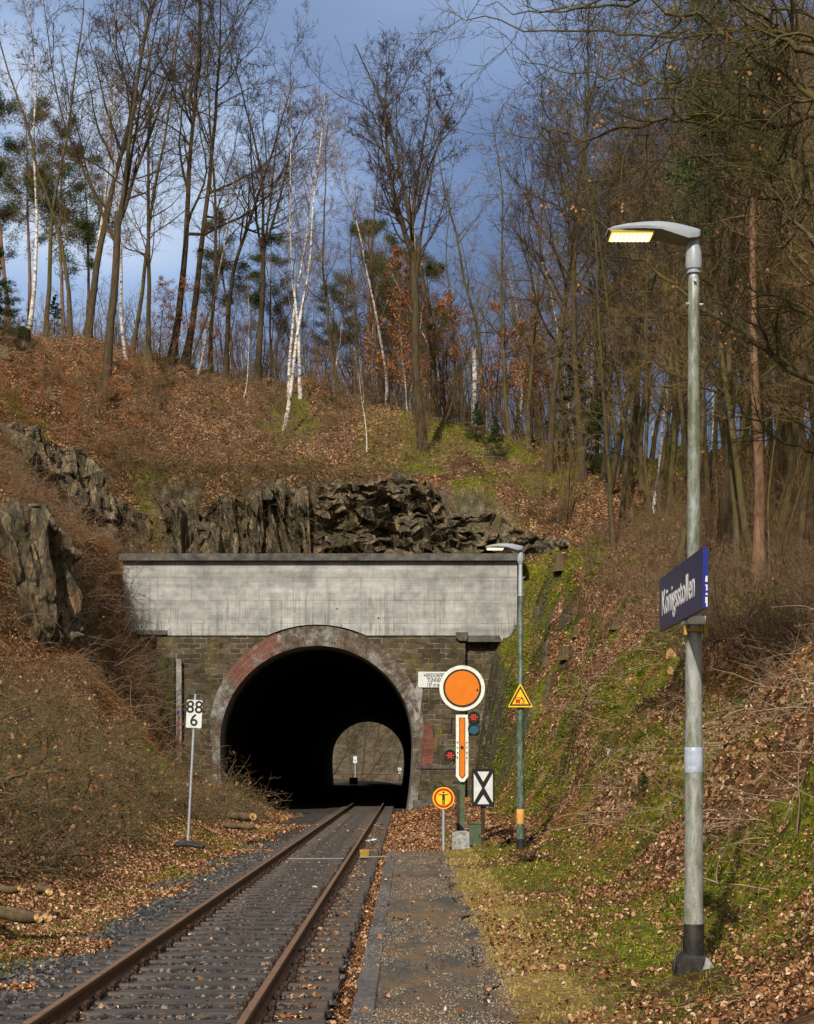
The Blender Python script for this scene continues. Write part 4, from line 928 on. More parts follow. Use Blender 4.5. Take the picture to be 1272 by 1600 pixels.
# moss cushions: dense domes on the right bank
cx_, cy_ = wedge(1500, 16, 78, .9, .05, .21); k = (cx_ > 2.95) & (cx_ < 8) & (fbm(cx_ / 1.6, cy_ / 2.2, 3, 141) > .52); cx_, cy_ = cx_[k], cy_[k]
rep = 170; rad = np.repeat(rng.uniform(.10, .38, len(cx_)), rep); q = np.sqrt(rng.random(len(rad))); a = rng.uniform(0, 6.283, len(rad)); X = np.repeat(cx_, rep) + rad * q * np.cos(a); Y = np.repeat(cy_, rep) + rad * q * np.sin(a) * 1.5
Nv = normal(X, Y); hh_ = .28 * rad * (1 - q ** 2); P_ = np.stack([X, Y, hgt(X, Y)], 1) + Nv * hh_[:, None]
me = blades_mesh('moss', P_[:, 0], P_[:, 1], P_[:, 2], Nv, rng.uniform(.02, .05, len(X)) * (1 + (Y - 14) / 50), .005 * (1 + (Y - 12) / 18), .9, .1, rnd=np.clip(np.repeat(rng.random(len(cx_)), rep) * .5 + rng.random(len(X)) * .35, 0, 1))
stuff(link('moss', me, M['grass']), 'thick green moss cushions on the right bank', 'moss')
# moss on hillside
X, Y = wedge(190000, 58, 108, 1.0); k = (rng.random(len(X)) < moss_f(X, Y) * (fbm(X * .8, Y * .8, 4, 18) > .4)) & ~((X > -13) & (X < 5) & (Y > 79) & (Y < 84)) & ((X > 2.8) | (X < -6.5) | (Y > 84)); X, Y = X[k], Y[k]
me = blades_mesh('moss', X, Y, hgt(X, Y), normal(X, Y), rng.uniform(.05, .13, len(X)), np.full(len(X), .016), .8, .1, rnd=np.clip(rng.random(len(X)) * .75, 0, 1))
stuff(link('moss', me, M['grass']), 'bright green moss cushions on the upper hillside', 'moss')
# dry hanging straw on the right bank
cx_, cy_ = wedge(900, 15, 62, .9, .07, .24); k = (cx_ > 3.1) & (fbm(cx_ / 1.2, cy_ / 1.5, 3, 45) > .56); cx_, cy_ = cx_[k], cy_[k]
rep = 48; X = np.repeat(cx_, rep) + rng.normal(size=len(cx_) * rep) * .14; Y = np.repeat(cy_, rep) + rng.normal(size=len(cx_) * rep) * .2
me = blades_mesh('dry_grass', X, Y, hgt(X, Y), normal(X, Y) * .7, rng.uniform(.12, .38, len(X)), np.full(len(X), .003) * (1 + (Y - 12) / 25), .28, .75, rnd=np.clip(np.repeat(rng.random(len(cx_)), rep) * .6 + rng.random(len(X)) * .4, 0, 1), dirv=np.array([[-.9, -.25, .1]]))
stuff(link('dry_grass', me, M['straw']), 'dry reddish straw hanging down the right bank', 'dry grass')
# same on the slope left of the portal and on the left slopes
cx_ = np.concatenate([rng.uniform(-24, -11.5, 650), rng.uniform(-14, -9.5, 300)]); cy_ = np.concatenate([rng.uniform(56, 100, 650), rng.uniform(62, 79, 300)])
rep = 38; X = np.repeat(cx_, rep) + rng.normal(size=len(cx_) * rep) * .3; Y = np.repeat(cy_, rep) + rng.normal(size=len(cx_) * rep) * .3
me = blades_mesh('dry_grass', X, Y, hgt(X, Y), normal(X, Y) * .7, rng.uniform(.25, .7, len(X)), np.full(len(X), .009), .3, .6, rnd=np.clip(np.repeat(rng.random(len(cx_)), rep) * .6 + rng.random(len(X)) * .35, 0, 1), dirv=np.array([[.5, -.5, 0.1]]))
stuff(link('dry_grass', me, M['straw']), 'dry reddish grass hanging over the left slope beside the portal', 'dry grass')

# ------------------------------------------------------------------ trees
def grow(start, dirs, length, r0, n0, k0, wig0, up0, levels, seed, taper0=.25):
    """levels: dicts(count, t, ang, len, rr, n, k, wig, up). returns list of (P,R,k,level)"""
    rg = np.random.default_rng(seed); out_ = []
    def march(S, D, L, r, n, wig, up, tip):
        P = np.empty((len(S), n, 3)); P[:, 0] = S; D = D.copy(); st_ = (L / (n - 1))[:, None]
        for i in range(1, n):
            D = D + rg.normal(size=D.shape) * wig; D[:, 2] += up; D /= np.linalg.norm(D, axis=1, keepdims=True); P[:, i] = P[:, i - 1] + D * st_
        tt = np.linspace(0, 1, n)[None]; return P, r[:, None] * (1 - (1 - tip) * tt ** .9)
    P, Rr = march(np.atleast_2d(start).astype(float), np.atleast_2d(dirs).astype(float), np.atleast_1d(length).astype(float), np.atleast_1d(r0).astype(float), n0, wig0, up0, taper0)
    out_.append((P, Rr, k0, 0)); Lp = np.atleast_1d(length).astype(float)
    for li, lv in enumerate(levels):
        c = lv['count']; Np, n, _ = P.shape
        t = rg.uniform(lv['t'][0], lv['t'][1], (Np, c)); f = t * (n - 1); i = np.minimum(f.astype(int), n - 2); fr = (f - i)[..., None]
        ar = np.arange(Np)[:, None]; A = P[ar, i]; B = P[ar, i + 1]; S = (A * (1 - fr) + B * fr).reshape(-1, 3)
        T = (B - A); T /= np.linalg.norm(T, axis=-1, keepdims=True) + 1e-9; T = T.reshape(-1, 3)
        rp = (Rr[ar, i] * (1 - fr[..., 0]) + Rr[ar, i + 1] * fr[..., 0]).reshape(-1)
        per = rg.normal(size=T.shape); per -= (per * T).sum(1, keepdims=True) * T; per /= np.linalg.norm(per, axis=1, keepdims=True)
        a = np.radians(rg.normal(lv['ang'][0], lv['ang'][1], len(T)))[:, None]; D = np.cos(a) * T + np.sin(a) * per
        tt = t.reshape(-1); L = np.repeat(Lp, c) * lv['len'] * (lv.get('base', 1.15) - tt * lv.get('fall', .75)) * rg.uniform(.7, 1.25, len(T))
        r = np.maximum(np.minimum(rp * .8, rp * lv['rr'] * rg.uniform(.7, 1.15, len(T))), lv.get('rmin', .003))
        P, Rr = march(S, D, L, r, lv['n'], lv['wig'], lv['up'], .12 if li < 2 else .3); Lp = L; out_.append((P, Rr, lv['k'], li + 1))
    return out_
def to_mesh(parts, name, smooth=True, extra=None):
    Vs = []; Qs = []; n = 0
    for P, Rr, k, _ in parts:
        V, Q = tube_arr(P, Rr, k); Vs.append(V); Qs.append(Q + n); n += len(V)
    return mesh_np(name, np.vstack(Vs), [np.vstack(Qs)], smooth)
def lv(count, t, ang, ln, rr, n, k, wig, up, **kw): return dict(count=count, t=t, ang=ang, len=ln, rr=rr, n=n, k=k, wig=wig, up=up, **kw)
def flare(parts, amt=.5):
    P, Rr, k, l = parts[0]; z = P[:, :, 2]; Rr *= 1 + amt * np.exp(-np.maximum(z, 0) / .45); return parts
def tree(kind, seed):
    """returns (trunk mesh, crown mesh, leaf mesh or None)"""
    rg = np.random.default_rng(seed); lf = None
    if kind == 'oak':
        H = 22; p = grow((0, 0, -.3), (rg.normal() * .04, rg.normal() * .04, 1), H, .20, 18, 9, .045, .05, [
            lv(17, (.30, .98), (48, 12), .40, .62, 10, 5, .15, .11, rmin=.03, fall=.62),
            lv(9, (.15, .98), (46, 14), .46, .55, 7, 4, .2, .08, rmin=.014),
            lv(8, (.12, 1), (44, 16), .45, .6, 5, 3, .2, .06, rmin=.009),
            lv(5, (.15, 1), (42, 15), .52, .75, 3, 3, .2, .04, rmin=.0075)], seed, .16)
        tw, bk, cw = p[:3], 'bark', 'twig'
    elif kind == 'fork':
        H = 21; d0 = rg.normal() * .05
        S = [(0, 0, -.3)]; p0 = grow((0, 0, -.3), (d0, 0, 1), 9, .22, 8, 9, .03, .03, [lv(4, (.80, 1.), (17, 6), 1.4, .74, 12, 6, .06, .07, base=1, fall=0),
            lv(12, (.1, .98), (50, 12), .34, .58, 8, 4, .17, .09, rmin=.022),
            lv(8, (.12, 1), (46, 15), .46, .6, 6, 3, .2, .07, rmin=.012),
            lv(7, (.12, 1), (42, 15), .45, .65, 4, 3, .2, .05, rmin=.0085),
            lv(4, (.15, 1), (40, 15), .52, .75, 3, 3, .2, .04, rmin=.0072)], seed, .7); p = p0
        tw, bk, cw = p[:3], 'bark', 'twig'
    elif kind == 'slim':      # crowded wood tree on the right bank, twigs from low down
        H = 19; p = grow((0, 0, -.3), (rg.normal() * .07, rg.normal() * .05, 1), H, .125, 16, 7, .06, .04, [
            lv(24, (.22, .98), (58, 14), .24, .42, 8, 4, .16, .09, rmin=.012, base=1.1, fall=.6),
            lv(9, (.1, 1), (48, 14), .40, .6, 6, 3, .2, .06, rmin=.008),
            lv(9, (.1, 1), (42, 15), .45, .7, 3, 3, .2, .05, rmin=.0072)], seed, .12)
        tw, bk, cw = p[:2], 'barkR', 'twigR'
    elif kind == 'birch':
        H = 16; p = grow((0, 0, -.2), (rg.normal() * .05, rg.normal() * .05, 1), H, .105, 16, 7, .05, .04, [
            lv(26, (.36, .98), (34, 9), .23, .34, 7, 4, .12, .05, rmin=.014, base=1.2, fall=.8),
            lv(9, (.1, 1), (38, 12), .42, .55, 6, 3, .16, -.01, rmin=.009),
            lv(8, (.1, 1), (38, 14), .5, .6, 4, 3, .18, -.06, rmin=.007)], seed, .12)
        tw, bk, cw = p[:1], 'birch', 'twigred'
    elif kind == 'beech':
        H = 9; p = grow((0, 0, -.2), (rg.normal() * .05, 0, 1), H, .07, 12, 7, .06, .04, [
            lv(18, (.2, .98), (62, 10), .30, .4, 6, 4, .14, .02, rmin=.01), lv(9, (.1, 1), (48, 12), .42, .5, 5, 3, .18, 0, rmin=.006), lv(5, (.1, 1), (40, 12), .45, .6, 3, 3, .2, 0, rmin=.005)], seed, .12)
        tw, bk, cw = p[:2], 'bark', 'twigred'
        E = p[3][0].reshape(-1, 3); E = E[rg.random(len(E)) < .75]; E = E + rg.normal(size=(len(E), 3)) * .12
        lf = (leaves_mesh('leaves', E[:, 0], E[:, 1], E[:, 2], rg.normal(size=E.shape), rg.uniform(.09, .16, len(E)), .5), 'beech')
    elif kind == 'pine':
        H = 17; p = grow((0, 0, -.2), (rg.normal() * .03, 0, 1), H, .17, 14, 8, .03, .03, [
            lv(24, (.55, .99), (68, 14), .21, .35, 6, 4, .14, .04, rmin=.02, base=1.35, fall=.95), lv(8, (.25, 1), (48, 12), .42, .5, 4, 3, .18, .07, rmin=.01)], seed, .15)
        tw, bk, cw = p[:1], 'pinebark', 'pinebark'
        E = p[2][0][:, 1:].reshape(-1, 3); E = np.repeat(E, 26, 0); nr = rg.normal(size=E.shape); nr[:, 2] += .5; nr /= np.linalg.norm(nr, axis=1, keepdims=True)
        E = E + rg.normal(size=E.shape) * .16
        lf = (blades_mesh('needles', E[:, 0], E[:, 1], E[:, 2], nr, rg.uniform(.12, .30, len(E)), np.full(len(E), .016), .4, 0), 'needles')
    elif kind == 'spruce':
        H = 5; p = grow((0, 0, -.1), (0, 0, 1), H, .06, 10, 6, .01, .02, [
            lv(70, (.05, .98), (88, 8), .34, .35, 5, 3, .05, .015, rmin=.008, base=1.05, fall=1.0), lv(7, (.2, 1), (46, 8), .34, .5, 3, 3, .1, 0, rmin=.005)], seed, .1)
        tw, bk, cw = p[:1], 'bark', 'twig'
        E = np.concatenate([p[2][0].reshape(-1, 3), p[1][0].reshape(-1, 3)]); E = np.repeat(E, 13, 0) + rg.normal(size=(len(E) * 13, 3)) * .04; nr = rg.normal(size=E.shape); nr[:, 2] += .2; nr /= np.linalg.norm(nr, axis=1, keepdims=True)
        lf = (blades_mesh('needles', E[:, 0], E[:, 1], E[:, 2], nr, rg.uniform(.06, .13, len(E)), np.full(len(E), .009), .3, .1), 'spruce')
    elif kind == 'sapling':
        n_ = 5; th = rg.uniform(0, 6.28, n_); D = np.stack([np.cos(th) * .22, np.sin(th) * .22, np.ones(n_)], 1); S = np.stack([np.cos(th) * .2, np.sin(th) * .2, -.1 + 0 * th], 1)
        p = grow(S, D, rg.uniform(3, 6.5, n_), rg.uniform(.016, .04, n_), 10, 5, .07, .03, [lv(10, (.2, .98), (42, 12), .34, .45, 5, 3, .14, .05, rmin=.006), lv(6, (.1, 1), (40, 14), .45, .6, 4, 3, .18, .02, rmin=.0045)], seed, .2)
        tw, bk, cw = p[:1], 'twigb', 'twigR'
    elif kind == 'bush':
        n_ = 16; th = rg.uniform(0, 6.28, n_); s_ = rg.uniform(.3, .9, n_); D = np.stack([np.cos(th) * s_, np.sin(th) * s_, np.ones(n_)], 1); S = np.stack([np.cos(th) * .25, np.sin(th) * .25, -.1 + 0 * th], 1)
        p = grow(S, D, rg.uniform(.9, 2.4, n_), rg.uniform(.006, .014, n_), 8, 3, .12, .0, [lv(8, (.15, 1), (42, 14), .42, .6, 4, 3, .2, 0, rmin=.0035), lv(5, (.1, 1), (40, 14), .45, .7, 3, 3, .22, 0, rmin=.003)], seed, .3)
        tw, bk, cw = p[:1], 'twigb', 'twigred'
    flare(p, .45) if kind in ('oak', 'fork', 'slim', 'birch', 'pine', 'beech') else None
    rest = p[len(tw):]
    return to_mesh(tw, 'trunk'), to_mesh(rest, 'crown'), lf, bk, cw
PROTO = {}
NAMES = {'oak': ('bare_tree', 'tree'), 'fork': ('bare_tree', 'tree'), 'slim': ('bare_tree', 'tree'), 'birch': ('birch_tree', 'birch tree'), 'beech': ('young_beech_tree', 'beech tree'), 'pine': ('pine_tree', 'pine tree'), 'spruce': ('spruce_tree', 'spruce tree'), 'sapling': ('sapling', 'sapling'), 'bush': ('shrub', 'shrub')}
def get_proto(kind, var):
    if (kind, var) not in PROTO:
        tr, cr_, lf, bk, cw = tree(kind, 100 + 17 * var + len(kind) * 1000)
        tr.materials.append(M[bk]); cr_.materials.append(M[cw])
        if lf: lf[0].materials.append(M[lf[1]])
        PROTO[(kind, var)] = (tr, cr_, lf[0] if lf else None)
    return PROTO[(kind, var)]
def plant(kind, var, loc, h=1.0, rz=0.0, lean=(0, 0), label='', group=None, wide=1.0):
    tr, cr_, lf = get_proto(kind, var); nm, cat = NAMES[kind]
    r = thing(nm, label, cat, loc, 0, group); r.scale = (h * wide, h * wide, h)
    r.rotation_euler = (Matrix.Rotation(lean[0], 4, 'Y') @ Matrix.Rotation(lean[1], 4, 'X') @ Matrix.Rotation(rz, 4, 'Z')).to_euler()
    for me_, n_ in ((tr, 'trunk' if kind not in ('bush', 'sapling') else 'stems'), (cr_, 'crown' if kind not in ('bush', 'sapling') else 'twigs'), (lf, 'foliage')):
        if me_ is not None: link(n_, me_, None, r)
    return r
def at(kind, var, u, v, h, label, rz=None, lean=0, leany=0, wide=1.0, group=None):
    x, y, z = hit(u, v); return plant(kind, var, (x, y, z - .05), h, rng.uniform(0, 6.28) if rz is None else rz, (R(lean), R(leany)), label, group, wide)
for i in range(16):
    at('beech', i % 3, rng.uniform(-10, 240), rng.uniform(570, 740), rng.uniform(.14, .30), 'low bush of brown leaves on the left slope', group='leafy bushes on the left slope')
# main trees: photo pixel of the foot, scale, lean to the right in degrees
at('fork', 0, 165, 622, 1.12, 'thick forked bare tree leaning right, nearest on the left slope', 0.5, 4.5)
at('oak', 0, 266, 556, 1.12, 'tall straight bare tree, left of a close pair on the left crest', 1.0, 0.8)
at('oak', 1, 288, 562, 1.08, 'tall bare tree, right of a close pair on the left crest', 3.0, 2.5)
at('oak', 2, 136, 524, 1.15, 'tall bare tree with curved trunk on the left crest near the pines', 2.0, 1.5)
at('slim', 0, 110, 505, 1.15, 'slim straight bare tree left of the curved one on the left crest', 2.0, 0)
at('slim', 1, 72, 520, 1.25, 'bare forked tree at the far left above the pale cut stump', 1.0, 3)
at('fork', 1, 402, 582, .88, 'wide crowned bare tree on the crest above the left part of the portal', 4.0, 2.0)
at('oak', 3, 352, 583, .82, 'thin bare tree leaning right just left of the wide crowned tree', 2.2, 8)
at('fork', 2, 662, 700, 1.16, 'large twin stemmed bare tree on the moss above the portal centre', 0.2, 1.5)
at('oak', 4, 680, 650, 1.12, 'straight bare tree right behind the twin stemmed tree', 0.9, .5)
at('slim', 2, 600, 632, .98, 'dark bare tree on the crest wrapped in rusty leaves', .9, 1)
at('slim', 3, 562, 612, .72, 'crooked small bare tree on the crest left of the rusty leaves', .9, -3)
at('slim', 5, 205, 560, 1.15, 'bare tree standing behind the thick forked tree on the left slope', .9, 4)
at('slim', 4, 797, 650, 1.05, 'bare tree on the crest right of the broken birch', 2.9, 0)
at('oak', 2, 857, 735, 1.02, 'tall bare tree at the left edge of the right hand wood', 2.0, -1.5)
at('slim', 0, 755, 640, 1.1, 'slim bare tree just right of the broken birch', 1.0, 1)
at('slim', 4, 826, 700, 1.12, 'straight slim tree left of the tall edge tree of the wood', 2.0, -1)
at('oak', 0, 912, 745, 1.05, 'tall bare tree right of the edge tree of the wood', 2.6, 1)
at('slim', 2, 530, 625, .9, 'slim bare tree on the crest right of the white birches', 1.0, -1)
at('slim', 3, 235, 565, 1.2, 'slim tall tree between the thick forked tree and the close pair', 4.0, 1)
at('slim', 5, 330, 580, 1.15, 'slim tall tree right of the close pair on the left crest', 5.0, 2)
at('slim', 1, 700, 660, .75, 'small bare tree between the twin stemmed tree and broken birch', 2.0, 3)
at('birch', 0, 45, 505, 1.30, 'white birch leaning right at the far left of the crest', 1.0, 6)
at('birch', 1, 140, 500, 1.25, 'white birch behind the curved tree on the left crest', 2.0, 1)
at('birch', 2, 308, 585, .78, 'short white birch leaning right on the crest', 2.0, 7)
at('birch', 3, 444, 668, 1.12, 'tall white birch, lowest of the birches above the portal', 3.0, 2.2)
at('birch', 0, 452, 622, 1.02, 'tall white birch directly behind the lowest one', 4.0, 1.6)
at('birch', 1, 470, 622, 1.05, 'tall white birch, right one of the group above the portal', 5.0, 1.5)
at('birch', 2, 602, 628, 1.0, 'slender birch beside the tree with rusty leaves', 1.0, 1)
at('birch', 3, 198, 560, 1.0, 'thin white birch behind the thick forked tree', 1.0, .5)
at('birch', 0, 573, 705, .33, 'tiny birch on the moss slope above the portal', 1.0, -1)
at('birch', 2, 380, 622, .42, 'small pale birch leaning right on the leaf slope', 1.0, 16)
at('birch', 1, 654, 600, .8, 'thin birch just left of the twin stemmed tree', 3.2, 2)
# broken birch snag
x, y, z = hit(741, 628); sn = thing('birch_snag', 'broken white birch stem without crown on the crest', 'birch trunk', (x, y, z))
hh = 118 * y / F
MB().tube([(0, 0, -.3), (-.02, 0, hh * .3), (.03, 0, hh * .7), (0, 0, hh)], [.19, .16, .15, .13], 10).build('trunk', M['birch'], sn, True)
g = MB(); [g.tube([(a * .05, b * .05, hh - .05), (a * .09, b * .09, hh + c)], [.04, .006], 5) for a, b, c in ((1, 0, .25), (-1, .5, .35), (0, -1, .18))]; g.build('splinters', M['cut'], sn)
# beeches with rusty leaves
for i, (u, v, h, l) in enumerate(((612, 640, .95, 'young beech full of rusty leaves on the crest above the portal'), (640, 650, .72, 'small rusty leaved beech left of the twin stemmed tree'), (590, 632, .85, 'young beech with rusty leaves behind the dark tree'), (700, 640, .8, 'rusty leaved beech right of the twin stemmed tree'), (775, 640, .85, 'rusty leaved beech right of the broken birch'),
        (295, 575, .62, 'young rusty beech behind the close pair of trees'), (250, 560, .5, 'low rusty beech left of the close pair of trees'), (830, 640, .9, 'rusty beech at the edge of the right wood'), (520, 640, .42, 'low rusty beech right of the white birches'), (340, 590, .5, 'low rusty beech between the short birch and thin tree'))):
    at('beech', i % 3, u, v, h, l)
# pines behind the crest
def behind(u, Y, kind, var, topv, label, group=None, basepx=None, lean=0, wide=1.0):
    X = (u - UC) * Y / F; z = float(hgt(X, Y)); Ht = HC + (VH - topv) * Y / F - z; base = {'pine': 17, 'oak': 20, 'slim': 17.5, 'birch': 15.5, 'fork': 19.5, 'beech': 8.7, 'spruce': 5, 'sapling': 5.5}[kind]
    return plant(kind, var, (X, Y, z - .1), Ht / base, rng.uniform(0, 6.28), (R(lean), 0), label, group, wide)
for i, (u, Y, tv, l, wd) in enumerate(((12, 112, 150, 'tall pine with green crown at the far left edge', 1.), (45, 115, 175, 'pine right of the far left pine', 1.), (105, 112, 190, 'pine with orange trunk behind the left crest', 1.), (20, 122, 230, 'lower pine at the left edge behind the birch', 1), (360, 118, 345, 'pine behind the crest left of the wide crowned tree', 1.2), (430, 122, 370, 'pine behind the wide crowned tree', 1.1), (575, 116, 325, 'pine with yellow green crown above the portal centre', 1.0),
        (610, 120, 370, 'lower pine right of the yellow green pine', 1.0), (515, 124, 450, 'small far pine right of the white birches', 1.2), (700, 124, 400, 'far pine behind the twin stemmed tree', 1.1), (640, 128, 430, 'small far pine left of the twin stemmed tree', 1.1), (130, 124, 240, 'slender pine behind the curved tree', 1.0))):
    behind(u, Y, 'pine', i % 3, tv, l, wide=wd)
at('spruce', 0, -8, 530, 1.1, 'dark green spruce cut by the left edge of the frame')
at('spruce', 1, 85, 505, .5, 'small dark spruce on the left crest')
at('spruce', 0, 900, 720, 1.3, 'young dark spruce in the wood right of the tall edge tree')
at('spruce', 1, 745, 690, .45, 'small spruce below the broken birch')
at('spruce', 1, 940, 740, 1.0, 'young spruce deeper in the right hand wood')
at('spruce', 0, 1005, 1250, .11, 'tiny spruce seedling on the right bank')
at('spruce', 1, 775, 720, .5, 'small spruce on the hill right of the twin stemmed tree')
at('spruce', 0, 357, 1195, .14, 'tiny spruce seedling at the left foot of the arch')
# pinkish young growth behind the crest
for i in range(130):
    u = rng.uniform(-20, 900); Y = rng.uniform(107, 128); base = {0: 'slim', 1: 'birch', 2: 'slim'}[i % 3]
    top = rng.uniform(420, 560) if u < 480 else rng.uniform(400, 570)
    X = (u - UC) * Y / F; z = float(hgt(X, Y)); Ht = HC + (VH - top) * Y / F - z
    if Ht < 1.5: continue
    tr, cr_, lf = get_proto('birch' if base == 'birch' else 'young', i % 3) if base == 'birch' else (None, None, None)
    if base == 'birch': plant('birch', i % 4, (X, Y, z - .1), Ht / 15.5, rng.uniform(0, 6.28), (0, 0), 'thin young birch in the thicket behind the crest', 'young trees behind the crest', 1.25)
    else: plant('sapling', i % 4, (X, Y, z - .1), Ht / 5.5, rng.uniform(0, 6.28), (0, 0), 'reddish young growth in the thicket behind the crest', 'young growth behind the crest', 1.2)
for i in range(48):
    u = rng.uniform(-20, 860); Y = rng.uniform(105.5, 116); X = (u - UC) * Y / F; z = float(hgt(X, Y))
    plant('bush', i % 5, (X, Y, z - .1), rng.uniform(1.0, 2.4), rng.uniform(0, 6.28), (0, 0), 'reddish brown bush in the thicket behind the crest', 'bushes behind the crest')
# the wood on the right
WG = 'trees crowding the right hand wood'
WL = 'slim bare tree crowded in the right hand wood'
placed = []
def wood(nmax, yr, xr, sc, kinds=('slim',), seed=5, mind=1.1, label=WL, group=WG):
    rg = np.random.default_rng(seed); c = 0; tries = 0
    while c < nmax and tries < nmax * 40:
        tries += 1; Y = rg.uniform(*yr); X = rg.uniform(*xr); u = UC + X * F / Y
        if u > 1430 or u < 835: continue
        if any((X - a) ** 2 + (Y - b) ** 2 < mind ** 2 for a, b in placed): continue
        lim = np.interp(Y, [20, 45, 60, 80, 105], [8.5, 8.8, 9.2, 8.0, 8.5])
        if X < lim: continue
        placed.append((X, Y)); z = float(hgt(X, Y)); k = kinds[rg.integers(len(kinds))]
        plant(k, int(rg.integers(6)) if k == 'slim' else int(rg.integers(4)), (X, Y, z - .1), rg.uniform(*sc) * (.8 if k == 'oak' else 1), rg.uniform(0, 6.28), (R(rg.normal() * 2.5), R(rg.normal() * 2)), label, group); c += 1
wood(40, (48, 80), (8.5, 20), (.85, 1.15), ('slim', 'slim', 'slim', 'oak'), 5, 1.5)
wood(40, (80, 108), (8.5, 28), (.9, 1.2), ('slim', 'slim', 'slim', 'oak', 'oak'), 6, 1.7)
wood(10, (30, 48), (8.8, 13), (.75, .95), ('slim',), 9, 1.4)
wood(36, (108, 130), (8.5, 32), (.8, 1.1), ('slim', 'slim', 'birch'), 16, 1.7, 'bare tree at the back of the right hand wood', 'trees at the back of the right hand wood')
at('pine', 1, 1187, 905, .95, 'pine with pale orange trunk in the right hand wood', 1, -1)
at('birch', 1, 1020, 800, .9, 'thin birch in the right hand wood left of the near lamp pole', 1, 0)
at('sapling', 0, 882, 812, 1.1, 'clump of pale thin stems on the moss ledge above the far lamp')
at('sapling', 1, 838, 800, 1.0, 'leaning pale sapling left of the clump of stems', lean=-4)
at('sapling', 2, 803, 805, .7, 'low arching sapling at the top right of the portal', lean=-8)
for i in range(46):
    u = rng.uniform(840, 1290); v = rng.uniform(720, 930); x, y, z = hit(u, v)
    plant('sapling', i % 4, (x, y, z), rng.uniform(.35, .95), rng.uniform(0, 6.28), (R(rng.normal() * 6), 0), 'thin brown sapling in the undergrowth of the right hand wood', 'saplings in the right hand wood')
# shrubs over the slopes
for i in range(86):
    u = rng.uniform(840, 1300); v = rng.uniform(800, 1075); x, y, z = hit(u, v)
    if x < 6.4 and y > 40: continue
    plant('bush', i % 5, (x, y, z), rng.uniform(.5, 1.1), rng.uniform(0, 6.28), (0, 0), 'brown twiggy shrub in the undergrowth on the right bank', 'shrubs on the right bank')
for i in range(112):
    u = rng.uniform(-10, 760); v = rng.uniform(600, 790) if i % 2 else rng.uniform(560, 700); x, y, z = hit(u, v)
    if -2.5 < x < 4.5 and i % 3: continue
    plant('bush', i % 5, (x, y, z), rng.uniform(.35, .9), rng.uniform(0, 6.28), (0, 0), 'low bare shrub on the leaf covered hillside above the portal', 'shrubs on the hillside')
for i in range(36):
    u = rng.uniform(-10, 245); v = rng.uniform(800, 1190); x, y, z = hit(u, v)
    plant('bush', i % 5, (x, y, z), rng.uniform(.6, 1.2), rng.uniform(0, 6.28), (0, 0), 'reddish brown shrub on the steep slope left of the portal', 'shrubs left of the portal')
for i in range(44):
    u = rng.uniform(-20, 760); x, y, z = hit(u, rng.uniform(0, 120) * (i % 3 > 0) + np.interp(u, [0, 160, 316, 476, 650, 700], [520, 550, 590, 615, 650, 660]))
    plant('sapling', i % 4, (x, y, z), rng.uniform(.35, .8), rng.uniform(0, 6.28), (R(rng.normal() * 8), 0), 'thin bare sapling standing along the crest above the portal', 'saplings along the crest')
o = plant('sapling', 2, (wx(240), YP - 2.2, 3.0), .95, 2.0, (R(6), 0), 'bare grey sapling in front of the left end of the concrete wall')
